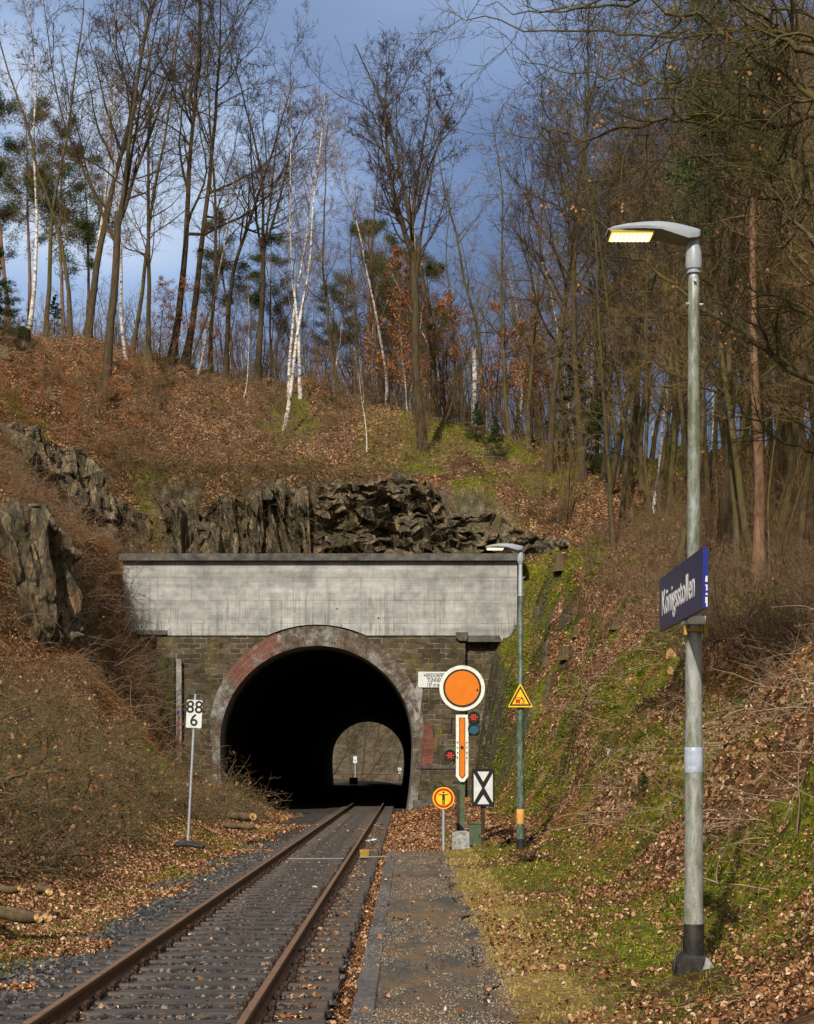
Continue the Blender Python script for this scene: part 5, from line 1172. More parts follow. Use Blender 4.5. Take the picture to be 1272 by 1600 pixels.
# big tree outside the frame on the right whose limbs hang into the picture
def overhang():
    base = np.array([9.2, 27.0, float(hgt(9.2, 27.0))]); ends = []
    root = thing('overhanging_tree', 'large oak outside the right edge whose mossy limbs hang into the top', 'tree', tuple(base))
    rg = np.random.default_rng(77)
    trunk = grow((0, 0, -.4), (-.02, 0, 1), 16, .36, 14, 10, .03, .02, [], 3, .3); trunk = flare(trunk, .4)
    # limb guides given in photo pixels, at distance Y
    guides = [([(1300, 175), (1230, 120), (1150, 60), (1080, 20), (960, 5), (850, 18)], 25, .075), ([(1300, 180), (1210, 192), (1130, 185), (1060, 178), (980, 205), (900, 218), (830, 190)], 26, .07),
              ([(1300, 90), (1240, 70), (1200, 25), (1120, -10)], 24, .09), ([(1310, 420), (1260, 370), (1235, 260), (1220, 170), (1180, 110)], 25, .06),
              ([(1310, 330), (1250, 310), (1200, 320), (1160, 260), (1110, 275), (1050, 290)], 27, .045), ([(1320, 640), (1240, 580), (1160, 530), (1100, 490), (1040, 430), (980, 395), (930, 340)], 30, .085),
              ([(1310, 250), (1200, 255), (1120, 235), (1020, 250), (940, 285), (860, 300)], 28, .04), ([(1300, 60), (1180, 45), (1060, 60), (950, 45), (820, 50), (700, 15)], 27, .045),
              ([(1310, 520), (1230, 470), (1160, 450), (1110, 400), (1010, 385)], 28, .04), ([(1300, 20), (1150, -5), (1000, -15), (870, 25), (760, 10)], 25, .04),
              ([(1310, 760), (1260, 700), (1210, 690), (1150, 620), (1120, 560)], 31, .05), ([(1310, 135), (1190, 150), (1090, 120), (1000, 130), (900, 110), (800, 90)], 28, .04)]
    limbs = []
    for pts, Y, r in guides:
        W = np.array([px(u, v, Y + (i - 2) * .5 * rg.uniform(.3, 1)) for i, (u, v) in enumerate(pts)])
        first = np.array([base[0] + rg.normal() * .1, base[1], W[0][2] - 1.2]); W = np.vstack([first, W]) - base
        tt = np.linspace(0, 1, len(W)); t2 = np.linspace(0, 1, 26); Wi = np.stack([np.interp(t2, tt, W[:, k]) for k in range(3)], 1)
        for _ in range(3): Wi[1:-1] = (Wi[:-2] + 2 * Wi[1:-1] + Wi[2:]) / 4
        Wi[1:-1] += rg.normal(size=Wi[1:-1].shape) * .05
        limbs.append((Wi[None], (r * (1 - .85 * t2 ** .8))[None], 7, 1))
    P = np.concatenate([l[0] for l in limbs]); Rr = np.concatenate([l[1] for l in limbs])
    def kids(P, Rr, c, ang, ln, n, k, wig, up, rmin, tr=(.18, 1.)):
        Np, m_, _ = P.shape; t = rg.uniform(*tr, (Np, c)); f = t * (m_ - 1); i = np.minimum(f.astype(int), m_ - 2); ar = np.arange(Np)[:, None]
        A = P[ar, i]; B = P[ar, i + 1]; S = (A + (B - A) * (f - i)[..., None]).reshape(-1, 3); T = (B - A).reshape(-1, 3); T /= np.linalg.norm(T, axis=1, keepdims=True)
        rp = Rr[ar, i].reshape(-1); per = rg.normal(size=T.shape); per -= (per * T).sum(1, keepdims=True) * T; per /= np.linalg.norm(per, axis=1, keepdims=True)
        a = np.radians(rg.normal(ang, 14, len(T)))[:, None]; D = np.cos(a) * T + np.sin(a) * per; L = rg.uniform(.5, 1.2, len(T)) * ln; r = np.maximum(rp * .5, rmin)
        Q_ = np.empty((len(T), n, 3)); Q_[:, 0] = S
        for j in range(1, n): D = D + rg.normal(size=D.shape) * wig; D[:, 2] += up; D /= np.linalg.norm(D, axis=1, keepdims=True); Q_[:, j] = Q_[:, j - 1] + D * (L / (n - 1))[:, None]
        return Q_, r[:, None] * (1 - .7 * np.linspace(0, 1, n))[None]
    A1 = kids(P, Rr, 20, 48, 1.7, 8, 4, .2, .03, .007); A2 = kids(A1[0], A1[1], 9, 45, .75, 6, 3, .22, .02, .0045, (.1, 1)); A3 = kids(A2[0], A2[1], 4, 42, .32, 4, 3, .22, 0, .003, (.1, 1))
    link('trunk', to_mesh(trunk, 'trunk'), M['barkR'], root)
    for l in limbs: link('limb', to_mesh([l], 'limb'), M['barkR'], root)
    link('twigs', to_mesh([(*A1, 4, 1), (*A2, 3, 2), (*A3, 3, 3)], 'twigs'), M['barkR'], root)
    E = A2[0][:, -1]; E = E[rg.random(len(E)) < .10]; E = np.repeat(E, 3, 0) + rg.normal(size=(len(E) * 3, 3)) * .06
    link('withered_leaves', leaves_mesh('withered_leaves', E[:, 0], E[:, 1], E[:, 2] - .03, rg.normal(size=E.shape) * (1, 1, .2), rg.uniform(.03, .075, len(E)), .3), M['hung'], root)
overhang()
# ------------------------------------------------------------------ brambles and brush piles
def tangle(name, X, Y, seed, L, r, label, cat, mat, up=-.01, zoff=0.0, flat=.5, lv2=6, thing_=False, leaf=0, hmax=1.0):
    rg = np.random.default_rng(seed); Z = hgt(X, Y) + zoff; S = np.stack([X, Y, Z], -1); n = len(X)
    D = rg.normal(size=(n, 3)); D[:, 2] = np.abs(D[:, 2]) * flat + .15; D /= np.linalg.norm(D, axis=1, keepdims=True)
    p = grow(S, D, rg.uniform(*L, n), rg.uniform(*r, n), 9, 4, .14, up, [lv(lv2, (.15, 1), (42, 16), .35, .55, 5, 3, .2, -.01, rmin=.0035), lv(3, (.2, 1), (42, 16), .45, .7, 3, 3, .2, 0, rmin=.003)], seed, .25)
    o = link(name, to_mesh(p, name), mat)
    if thing_: tag(o, label, cat)
    else: stuff(o, label, cat)
    if leaf:
        E = p[2][0].reshape(-1, 3); E = E[rg.random(len(E)) < leaf]
        link('withered_leaves', leaves_mesh('withered_leaves', E[:, 0], E[:, 1], E[:, 2], rg.normal(size=E.shape), rg.uniform(.05, .11, len(E)), .3), M['hung'], o)
    return o
X, Y = wedge(3600, 30, 80, 1.0, .10, .26); k = (X > np.interp(Y, [30, 45, 60, 80], [6.6, 7.2, 7.6, 6.4])); X, Y = X[k], Y[k]
tangle('bramble_thicket', X, Y, 11, (.6, 2.2), (.005, .016), 'tangled brown brambles covering the top of the right bank', 'brambles', M['twigred'], -.02, 0, .8, 5)
X, Y = wedge(1700, 15, 70, 1.0, .09, .25); k = (X > 3.4); X, Y = X[k], Y[k]
tangle('fallen_twigs', X, Y, 12, (.4, 1.5), (.004, .014), 'thin fallen twigs lying over the right bank', 'twigs', M['paletwig'], -.05, .03, .15, 3)
X = rng.uniform(-24, 6, 1500); Y = rng.uniform(84.6, 106, 1500)
tangle('fallen_twigs', X, Y, 13, (.6, 2.4), (.008, .02), 'fallen twigs and branches lying over the upper hillside', 'twigs', M['paletwig'], -.03, .03, .25, 3)
X = np.concatenate([rng.uniform(-16, -9.5, 800), rng.uniform(-13, -11, 150)]); Y = np.concatenate([rng.uniform(60, 80, 800), rng.uniform(72, 79, 150)])
tangle('bramble_thicket', X, Y, 14, (.8, 2.6), (.009, .026), 'reddish brown brambles on the steep slope left of the portal', 'brambles', M['twigred'], -.05, 0, .6, 6)
X = rng.uniform(-15, 1, 1500); Y = rng.uniform(83.0, 85.0, 1500); kk = rng.random(1500) < np.interp(X, [-15, -5, -3, 1], [1, 1, .35, .3]); X, Y = X[kk], Y[kk]
tangle('hanging_roots', X, Y, 15, (1.2, 3.6), (.008, .018), 'roots and dry stems hanging over the rock band above the portal', 'roots', M['twigb'], -.16, .3, .5, 5)
X = rng.uniform(-25, 7, 2600); Y = rng.uniform(85.5, 107, 2600); kk = fbm(X / 2.5, Y / 2.5, 3, 88) > .48; kk &= ~((X > -3) & (X < 5) & (rng.random(2600) < .75)); X, Y = X[kk], Y[kk]
tangle('undergrowth', X, Y, 18, (.5, 1.9), (.006, .013), 'dry brown stems and weeds growing over the upper hillside', 'undergrowth', M['twigred'], .0, 0, 1.6, 5)
X = rng.uniform(-22, -12.5, 900); Y = rng.uniform(62, 86, 900)
tangle('undergrowth', X, Y, 19, (.5, 1.6), (.006, .013), 'dry brown stems covering the steep slope at the upper left', 'undergrowth', M['twigred'], .0, 0, 1.2, 5, leaf=.03)
# brush piles on the left
def pile(cx, cy, rx, ry, hh, n, seed, label):
    rg = np.random.default_rng(seed); a = rg.uniform(0, 6.28, n); q = np.sqrt(rg.random(n)); X = cx + rx * q * np.cos(a); Y = cy + ry * q * np.sin(a)
    top = hh * (1 - q ** 2); Z = hgt(X, Y) + rg.uniform(0, 1, n) * top; S = np.stack([X, Y, Z], -1)
    D = rg.normal(size=(n, 3)); D[:, 2] = D[:, 2] * .45 + .08; D /= np.linalg.norm(D, axis=1, keepdims=True)
    Ls = rg.uniform(.8, 2.6, n); S = S - D * Ls[:, None] * .4; S[:, 2] = np.maximum(S[:, 2], hgt(S[:, 0], S[:, 1]) + .02)
    p = grow(S, D, Ls, rg.uniform(.005, .016, n) * np.where(rg.random(n) < .16, 3.0, 1), 12, 5, .20, 0., [lv(7, (.1, 1), (50, 18), .42, .5, 7, 3, .26, .01, rmin=.004), lv(4, (.1, 1), (46, 16), .45, .65, 4, 3, .28, 0, rmin=.003)], seed, .3)
    r = thing('brush_pile', label, 'brush pile', (0, 0, 0))
    link('branches', to_mesh(p[:1], 'branches'), M['bough'], r); link('twigs', to_mesh(p[1:], 'twigs'), M['twigp'], r)
    E = p[2][0].reshape(-1, 3); E = E[rg.random(len(E)) < .014]
    link('withered_leaves', leaves_mesh('withered_leaves', E[:, 0], E[:, 1], E[:, 2], rg.normal(size=E.shape), rg.uniform(.05, .11, len(E)), .3), M['hung'], r)
pile(-6.7, 30, 1.1, 5, .75, 300, 21, 'tangled brush pile cut by the left edge, nearest the camera')
pile(-7.6, 38, 1.7, 5, .95, 380, 22, 'large tangled brush pile left of the number post')
pile(-8.6, 47, 2.1, 6, 1.1, 360, 23, 'brush pile climbing the slope behind the number post')
pile(-7.3, 56, 1.5, 6, .9, 280, 24, 'brush pile between the number post and the portal buttress')
pile(-6.4, 66, 1.1, 5, .7, 200, 25, 'low brush pile at the left foot of the arch')
def log(u, v, Yd, L, r, ang, label, mat='stump', cutmat='cut', z=None, tilt=0, name='log'):
    x, y, zz = px(u, v, Yd) if Yd else hit(u, v)
    t = thing(name, label, 'log', (x, y, zz if z is None else z), R(ang)); t.rotation_euler = (0, R(tilt), R(ang))
    n_ = 10; pts = [(i / n_ * L, .03 * math.sin(i * .9 + r * 40), .02 * math.cos(i * 1.3)) for i in range(n_ + 1)]
    MB().tube(pts, [r * (1 + .06 * math.sin(i * 2.1)) for i in range(n_ + 1)], 12, False).build('bark', M[mat], t, True)
    for e, dx in ((0, -.004), (n_, .004)):
        g = MB(); a = np.linspace(0, 2 * np.pi, 14, endpoint=False); c = np.array(pts[e]) + (dx, 0, 0); rr_ = r * .96 * (1 + .06 * math.sin(e * 2.1))
        V = [c] + [(c[0] + .012 * math.sin(3 * q), c[1] + rr_ * math.cos(q), c[2] + rr_ * math.sin(q)) for q in a]; g.add(V, [], [(0, 1 + i, 1 + (i + 1) % 14) for i in range(14)]); g.build('cut_face', M[cutmat], t, normals=False)
    return t
log(62, 1446, 20.4, 1.9, .06, 132, 'mossy cut log with pale end at the lower left, left one of two', 'barkR', z=.06)
log(76, 1445, 20.5, 1.9, .062, 128, 'cut log with pale end at the lower left, right one of two', 'stump', z=.06)
log(34, 1391, 23.5, 1.2, .05, 140, 'cut log end poking out of the nearest brush pile, left one')
log(80, 1396, 23.3, 1.2, .05, 110, 'cut log end poking out of the nearest brush pile, right one')
log(394, 1268, 55, 1.6, .12, 118, 'small cut log with pale end at the tip of the brush piles', z=.25)
log(402, 1283, 52, 1.5, .08, 135, 'thin cut log lying on leaves before the tunnel mouth', z=.05)
log(20, 1160, 40, 1.4, .11, 120, 'pale cut trunk end standing in the brush at the left edge', 'barkR', tilt=60)
log(1050, 1026, None, 2.2, .19, 35, 'thick cut log with pale end behind the near lamp pole', tilt=-4)
log(1048, 1056, None, 2.0, .16, 25, 'second cut log just below the thick one behind the pole', tilt=-4)
log(1193, 1129, None, 2.6, .06, -8, 'brown branch with torn pale end at the right edge', tilt=2)
log(930, 958, None, .8, .10, 60, 'short pale log on the mossy bank top')
def stump(u, v, r, h, label):
    x, y, z = hit(u, v); t = thing('tree_stump', label, 'tree stump', (x, y, z - .1)); k = 14; g = MB(); V = []; Q = []
    rr_ = [(1.7, 0), (1.25, .25), (1.05, .6), (1.0, 1.0)]
    sd_ = rng.random() * 9
    for (q, zz) in rr_:
        for i in range(k):
            a = 2 * math.pi * i / k; w_ = 1 + .16 * math.sin(3 * a + sd_) + .08 * math.sin(7 * a + sd_ * 2); V.append((r * q * w_ * math.cos(a), r * q * w_ * math.sin(a), (h + .1) * zz + (.06 * math.sin(2 * a + sd_) * h if zz == 1 else 0)))
    for j in range(3):
        for i in range(k): Q.append((j * k + i, j * k + (i + 1) % k, (j + 1) * k + (i + 1) % k, (j + 1) * k + i))
    g.add(V, Q).build('bark', M['stump'], t, True)
    g = MB(); top = [(x_ * .96, y_ * .96, z_ + .004) for x_, y_, z_ in V[3 * k:]]; g.add([(0, 0, h + .1)] + top, [], [(0, 1 + i, 1 + (i + 1) % k) for i in range(k)]).build('cut_face', M['cut'], t, normals=False)
stump(884, 1030, .16, .42, 'tree stump on the mossy bank right of the far lamp')
stump(876, 890, .22, .7, 'pale cut stump at the top of the bank beside the portal')
stump(902, 992, .14, .35, 'small stump higher up the mossy bank')
stump(962, 985, .16, .3, 'mossy stump with pale top on the bank crest')
stump(855, 1040, .12, .3, 'narrow stump close to the far lamp pole')
stump(38, 548, .30, 1.1, 'tall pale cut stump below the leaning birch at the far left')
stump(6, 560, .22, .5, 'low stump at the far left edge of the hill')
stump(640, 655, .18, .4, 'small stump on the crest below the rusty beeches')
# dark root lumps near the far lamp
for (u, v, s_, l) in ((815, 1316, 1.0, 'dark mat of roots round the foot of the far lamp'), (835, 1346, .55, 'dark twisted root lying on the leaves right of the far lamp')):
    x, y, z = hit(u, v); n_ = 26; rg = np.random.default_rng(int(u)); D = rg.normal(size=(n_, 3)); D[:, 2] = abs(D[:, 2]) * .25; D /= np.linalg.norm(D, axis=1, keepdims=True)
    p = grow(np.tile((0, 0, .04), (n_, 1)) + rg.normal(size=(n_, 3)) * (.2 * s_, .3 * s_, .03), D, rg.uniform(.25, .7, n_) * s_, rg.uniform(.02, .05, n_) * s_, 8, 6, .25, -.04, [], int(u), .3)
    o = link('root', to_mesh(p, 'root'), M['darkroot']); o.location = (x, y, z); tag(o, l, 'root')
for i, (u, v, L, an, l) in enumerate(((868, 1245, 1.7, 55, 'long bare branch lying on the right bank left of the near lamp'), (1165, 1532, .8, 30, 'grey branch on the grass right of the near lamp base'), (950, 1190, .7, 80, 'white peeled stick leaning on the right bank'), (200, 735, 3.2, -38, 'dark fallen branch on the left leaf slope'), (560, 745, 3.6, 8, 'pale fallen branches along the top of the rock band'))):
    x, y, z = hit(u, v); a = R(an); x2 = x + math.cos(a) * L; y2 = y + math.sin(a) * L; k = 8; pts = []
    for j in range(k):
        t = j / (k - 1); xx = x + (x2 - x) * t; yy = y + (y2 - y) * t; pts.append((xx - x, yy - y, float(hgt(xx, yy)) - z + .05 + .10 * math.sin(math.pi * t)))
    g = MB(); rr0 = .014 * (y / 25) ** .8; g.tube(pts, [rr0 * (1 - .6 * j / (k - 1)) for j in range(k)], 6)
    for j in (2, 4, 5): b = np.array(pts[j]); g.tube([b, b + np.array([rng.normal() * .15, rng.normal() * .15, .15]) * L * .6, b + np.array([rng.normal() * .3, .2, .2]) * L * .6], [rr0 * .5, rr0 * .35, rr0 * .15], 5)
    o = g.build('fallen_branch', M['birch' if i in (2,) else 'twigb'], None, True); o.location = (x, y, z); tag(o, l, 'branch')

# ------------------------------------------------------------------ street lamps
def lamp_head(t, z, s=1.0):
    """head reaching to -X from the pole top, z = top of spigot"""
    secs = []   # x, ztop, zside, zbottom, half width in y
    for x, zt, zs, zb, hw in ((.045, .075, .055, .02, .07), (.02, .085, .035, .0, .10), (-.06, .105, .02, -.015, .13), (-.16, .125, .045, .01, .15), (-.28, .135, .070, .045, .165), (-.42, .130, .072, .052, .165), (-.56, .112, .070, .052, .155), (-.66, .088, .064, .050, .135), (-.705, .068, .058, .05, .11)):
        secs.append([(x, -hw * .96, zb), (x, -hw, zs), (x, -hw * .86, zs + (zt - zs) * .62), (x, -hw * .5, zs + (zt - zs) * .93), (x, 0, zt), (x, hw * .5, zs + (zt - zs) * .93), (x, hw * .86, zs + (zt - zs) * .62), (x, hw, zs), (x, hw * .96, zb)])
    n = 9; V = [p for s_ in secs for p in s_]; Q = []
    for i in range(len(secs) - 1):
        for j in range(n - 1): Q.append((i * n + j, i * n + j + 1, (i + 1) * n + j + 1, (i + 1) * n + j))
    h = thing('x', 'x', 'x'); bpy.data.objects.remove(h)
    hd = bpy.data.objects.new('lamp_head', None)
    g = MB(); T = [(0, 8, 4)] ; e = (len(secs) - 1) * n
    T = [(0, j, j + 1) for j in range(1, 8)] + [(e, e + j + 1, e + j) for j in range(1, 8)]
    g.add(V, Q, T); bd = g.build('lamp_head', M['silver'], t, True); bd.location = (0, 0, z)
    g = MB(); V2 = []; 
    for s_ in secs: V2 += [s_[0], s_[8]]
    g.add(V2, [(2 * i, 2 * i + 1, 2 * i + 3, 2 * i + 2) for i in range(len(secs) - 1)]); g.build('underside', M['under'], bd, normals=False)
    g = MB(); g.box(-.69, -.33, -.135, .135, .028, .047, .006); g.build('lens_frame', M['glassrim'], bd)
    g = MB(); g.box(-.675, -.345, -.115, .11, .020, .0275); g.build('lens', M['led'], bd)
    g = MB()
    for i in range(9):
        for yy in (-.075, 0., .07): g.box(-.660 + i * .035, -.646 + i * .035, yy - .014, yy + .014, .012, .0198)
    g.build('light_emitter', M['ledhot'], bd)
    MB().tube([(0, 0, -.235), (0, 0, -.20), (0, 0, -.10), (-.004, 0, -.02), (-.01, 0, .03)], [.062, .068, .062, .045, .030], 20).build('spigot_cap', M['silver'], t, True).location = (0, 0, z)
    g = MB(); g.tube([(0, 0, -.262), (0, 0, -.236)], .052, 20); g.tube([(0, 0, -.27), (0, 0, -.262)], .058, 20); g.build('collar', M['silver'], t, True).location = (0, 0, z)
def lathe(t, name, mat, prof_, k=24):
    return MB().tube([(0, 0, a) for a, b in prof_], [b for a, b in prof_], k).build(name, mat, t, True)
# near lamp
L1 = thing('street_lamp', 'lit street lamp on a tall grey pole standing near on the right', 'street lamp', (2.32, 14.5, 0.05), R(0))
zt = 6.01
lamp_head(L1, zt)
lathe(L1, 'upper_tube', M['galv'], [(5.50, .040), (5.83, .038)])
lathe(L1, 'sleeve', M['polehigh'], [(5.47, .046), (5.70, .044), (5.705, .041)])
MB().tube([(.0, -.05, 5.67), (0, -.075, 5.67)], .012, 8).tube([(.04, 0, 5.49), (.075, 0, 5.49)], .01, 8).tube([(-.04, -.02, 5.49), (-.065, -.03, 5.49)], .01, 8).build('bolt', M['galv'], L1)
lathe(L1, 'pole', M['polehigh'], [(2.9, .054), (4.4, .050), (5.47, .046)])
lathe(L1, 'lower_pole', M['polelow'], [(.47, .078), (1.6, .072), (2.6, .067), (2.96, .066), (2.97, .055)])
MB().box(-.02, .024, -.0785, -.060, 0, .55, .0).build('tmp', M['polelow'], L1).hide_render = False
bpy.data.objects.remove(bpy.data.objects['tmp'])
def curved_plate(a0, a1, r, z0, z1, name):
    g = MB(); k = 8; V = []; Q = []
    for zz, in_ in ((z0, 0.35), (z0 + .03, 0.0), (z1 - .03, 0.0), (z1, .35)):
        for i in range(k + 1):
            a = a0 + (a1 - a0) * (.5 + (i / k - .5) * (1 - in_)); V.append((r * math.sin(a), -r * math.cos(a), zz))
    for j in range(3):
        for i in range(k): Q.append((j * (k + 1) + i, j * (k + 1) + i + 1, (j + 1) * (k + 1) + i + 1, (j + 1) * (k + 1) + i))
    n_ = len(V); V2 = [(x_ * .9, y_ * .9, z_) for x_, y_, z_ in V]; rim = list(range(k + 1)) + [2 * k + 1, 3 * k + 2, 4 * k + 3] + list(range(4 * k + 2, 3 * k + 2, -1)) + [2 * (k + 1), k + 1]
    Q += [(rim[i], rim[(i + 1) % len(rim)], rim[(i + 1) % len(rim)] + n_, rim[i] + n_) for i in range(len(rim))]
    return g.add(V + V2, Q).build(name, M['polelow'], L1, True, normals=False)
curved_plate(R(-78), R(-12), .0795, .66, 1.12, 'access_door')
curved_plate(R(30), R(88), .0765, 1.44, 1.70, 'cover_plate')
lathe(L1, 'tape', M['tape'], [(1.70, .0735), (1.71, .0765), (1.74, .0755), (1.77, .077), (1.80, .0755), (1.84, .077), (1.87, .0755), (1.90, .0755), (1.905, .072)])
lathe(L1, 'base_sleeve', M['blackpaint'], [(.22, .083), (.47, .0825), (.48, .079)])
MB().tube([(-.08, 0, .38), (-.105, 0, .38)], .014, 8).tube([(.08, 0, .38), (.105, 0, .38)], .014, 8).tube([(-.09, -.01, .37), (-.095, -.02, .27), (-.15, -.04, .22), (-.17, -.06, .1), (-.175, -.07, -.02)], .009, 8).build('earth_cable', M['black'], L1, True)
fb = MB().prism([(-.165, -.12), (.12, -.12), (.10, -.02), (.02, .06), (.04, .12), (.07, .2), (.075, .225), (-.085, .24), (-.155, .15)], -.15, .15, .02).build('footing', M['blackpaint'], L1)
g = MB(); rg = np.random.default_rng(4); P8 = np.array([(.03, -.1), (.155, -.1), (.17, .03), (.155, .12), (.11, .2), (.078, .222), (.05, .15), (.03, .05)])
g.prism([tuple(p) for p in P8], -.145, .14, .025); g.build('exposed_concrete', M['rawconc'], fb)
# far lamp
L2 = thing('street_lamp', 'lit street lamp on a green pole standing before the portal', 'street lamp', (2.28, 36.0, .15), 0)
lamp_head(L2, 6.0)
lathe(L2, 'upper_tube', M['galv'], [(5.3, .043), (5.77, .040)]); lathe(L2, 'sleeve', M['galv'], [(5.08, .05), (5.48, .047), (5.485, .042)])
lathe(L2, 'pole', M['polegreen'], [(-.15, .082), (1.2, .075), (2.6, .072), (3.2, .066), (3.22, .056), (5.08, .051)])
lathe(L2, 'orange_band', M['orangetape'], [(.50, .080), (.505, .084), (.79, .084), (.795, .079)])
lathe(L2, 'black_foot', M['blackpaint'], [(-.15, .088), (.20, .086)])
MB().tube([(.045, 0, 5.42), (.085, -.02, 5.47)], .009, 6).tube([(-.06, 0, 5.10), (.07, 0, 5.10)], .008, 6).build('bolt', M['galv'], L2)

# station name sign on the near lamp
ns = thing('station_sign', 'dark blue station name board with white letters hung on the near pole', 'sign', (0, 0, 0))
MB().box(2.215, 2.253, 13.42, 15.72, 2.985, 3.445).build('board', M['signblue'], ns)
MB().box(2.2152, 2.2528, 13.412, 13.419, 2.986, 3.444).build('edge_strip', M['edgeblue'], ns)
Mt = Matrix.Translation((2.2145, 15.58, 3.115)) @ Matrix.Rotation(R(-90), 4, 'Z') @ Matrix.Rotation(R(90), 4, 'X')
o = text_mesh('Königsstollen', .30, M['letter'], ns, Mt, offset=.003)
bb = [v.co[1] for v in o.data.vertices]; wdt = max(bb) - min(bb); ky = 1.76 / wdt
for v in o.data.vertices: v.co[1] = 15.58 + (v.co[1] - 15.58) * ky
g = MB()      # small unreadable white print along the edge
for z0_, z1_ in ((3.0, 3.07), (3.085, 3.105), (3.12, 3.17), (3.185, 3.235)):
    zz = z0_
    while zz < z1_ - .006: g.box(2.238 - .003 * (int(zz * 1000) % 3), 2.249, 13.4085, 13.4112, zz, zz + .006); zz += .009
g.build('small_print', M['letter'], ns)
MB().box(2.225, 2.40, 14.42, 14.56, 2.945, 2.984, .006).box(2.255, 2.40, 14.40, 14.43, 2.95, 3.01).build('bracket', M['cream'], ns)
g = MB(); g.tube([(2.23, 14.43, 2.90), (2.41, 14.43, 2.90)], .016, 8); g.box(2.385, 2.415, 14.40, 14.46, 2.86, 2.94); g.box(2.228, 2.25, 14.40, 14.46, 2.86, 2.94); g.build('clamp', M['tan'], ns)

# ------------------------------------------------------------------ distant signal, boards
SY_ = 39.0; sg = thing('railway_signal', 'distant signal with large orange disc and white bordered orange arm', 'railway signal', (1.2, SY_, 0.0))
MB().box(-.06, .06, .06, .16, -.1, 3.05, .01).build('mast', M['greenbox'], sg)
ds = MB().disc(0, 3.51, .495, -.02, .02).build('disc', M['cream'], sg)
MB().ring(0, 3.51, .375, .415, -.03, -.021).build('black_ring', M['black'], ds); MB().disc(0, 3.51, .374, -.032, -.021).build('orange_field', M['orange'], ds)
MB().disc(.33, 3.47, .022, -.045, -.033, 12).build('bolt', M['black'], ds)
def arrow(w_, a, b, y0, y1, tip): return MB().prism([(-w_, a), (w_, a), (w_, b + tip), (w_ * .3, b), (-w_ * .3, b), (-w_, b + tip)], y0, y1)
ar = arrow(.135, 2.93, 1.47, -.02, .02, .12).build('arm', M['cream'], sg)
arrow(.068, 2.87, 1.55, -.026, -.021, .06).build('black_border', M['black'], ar); arrow(.054, 2.855, 1.57, -.031, -.0265, .05).build('orange_field', M['orange'], ar)
g = MB(); g.disc(-.005, 2.22, .035, -.05, -.0315, 14); [g.box(s * .10 - .012, s * .10 + .012, -.026, -.0205, 1.98 + k * .11, 2.01 + k * .11) for s in (-1, 1) for k in range(4)]; g.build('rivets', M['black'], ar)
def lens(parent, x, z, r, lit, y=-.03):
    MB().ring(x, z, r * .92, r * 1.12, y - .06, y, 28).build('hood', M['black'], parent); l = MB().disc(x, z, r, y - .02, y - .001, 28).build('lens', M['lampred'] if lit else M['bluelens'], parent)
    if lit:
        g = MB()
        for a, b in ((0, 0), (.32, 0), (-.32, 0), (0, .32), (0, -.32), (.62, 0), (-.62, 0), (.3, .42), (-.3, .42), (.3, -.42), (-.3, -.42)): g.box(x + a * r - .009, x + a * r + .009, y - .024, y - .0205, z + b * r - .009, z + b * r + .009)
        g.build('light_dots', M['redlit'], l)
hb = MB().prism([(.12, 3.0), (.12, 2.52), (.16, 2.48), (.34, 2.48), (.38, 2.54), (.38, 2.98), (.34, 3.05), (.16, 3.05)], .0, .22, .02).build('lamp_box', M['greenbox'], sg)
lens(hb, .25, 2.88, .115, True, -.003); lens(hb, .25, 2.62, .115, False, -.003)
hb = MB().prism([(-.38, 2.17), (-.38, 1.94), (-.15, 1.90), (-.13, 2.21), (-.15, 2.24), (-.3, 2.2)], .0, .18, .02).build('lamp_box', M['greenbox'], sg); lens(hb, -.265, 2.05, .115, True, -.003)
MB().tube([(-.12, .05, 2.86), (-.22, .05, 2.86), (-.23, .05, 2.8), (-.23, .05, 2.55), (-.22, .05, 2.49), (-.12, .05, 2.49)], .018, 8).build('handle_frame', M['black'], sg, True)
MB().box(-.12, -.05, .05, .12, .2, 1.3).tube([(-.28, .05, 1.78), (-.15, .05, 1.9), (.1, .05, 1.8)], .012, 6).build('linkage', M['iron'], sg)
o = MB().prism([(-.20, -.12), (.19, -.12), (.18, .38), (.12, .41), (-.17, .405), (-.195, .37)], -.18, .16, .015).build('concrete_block', M['rawconc'], None); o.location = (1.17, 38.9, 0); tag(o, 'weathered grey concrete block at the foot of the signal', 'concrete block')
cb = thing('relay_cabinet', 'small green steel cabinet right of the concrete block', 'cabinet', (1.50, 39.6, .0))
MB().box(-.135, .135, -.12, .12, -.05, .54, .008).build('body', M['greenbox'], cb); MB().box(-.12, .12, -.128, -.1215, .02, .50).build('door', M['greenbox'], cb); MB().box(-.15, .15, -.14, .14, .541, .565, .006).build('lid', M['greenbox'], cb); MB().box(.08, .10, -.14, -.1285, .24, .30).build('handle', M['black'], cb)
# black white crossed board
xb = thing('crossed_board', 'black framed white board with a black X right of the signal', 'sign', (1.87, 44.0, 0.0), R(6))
MB().box(-.275, .275, -.02, .02, .82, 1.74).build('board', M['black'], xb)
def tri(p, y, nm, m_, par): return MB().prism(p, y, y + .004).build(nm, M[m_], par)
for p in ([(-.15, 1.68), (.15, 1.68), (0, 1.43)], [(-.15, .88), (.15, .88), (0, 1.11)], [(-.235, 1.64), (-.235, .92), (-.03, 1.275)], [(.235, 1.64), (.235, .92), (.03, 1.275)]): tri(p, -.0245, 'white_field', 'white', xb)
MB().box(-.05, .05, .021, .11, -.1, .90, .01).build('post', M['iron'], xb)
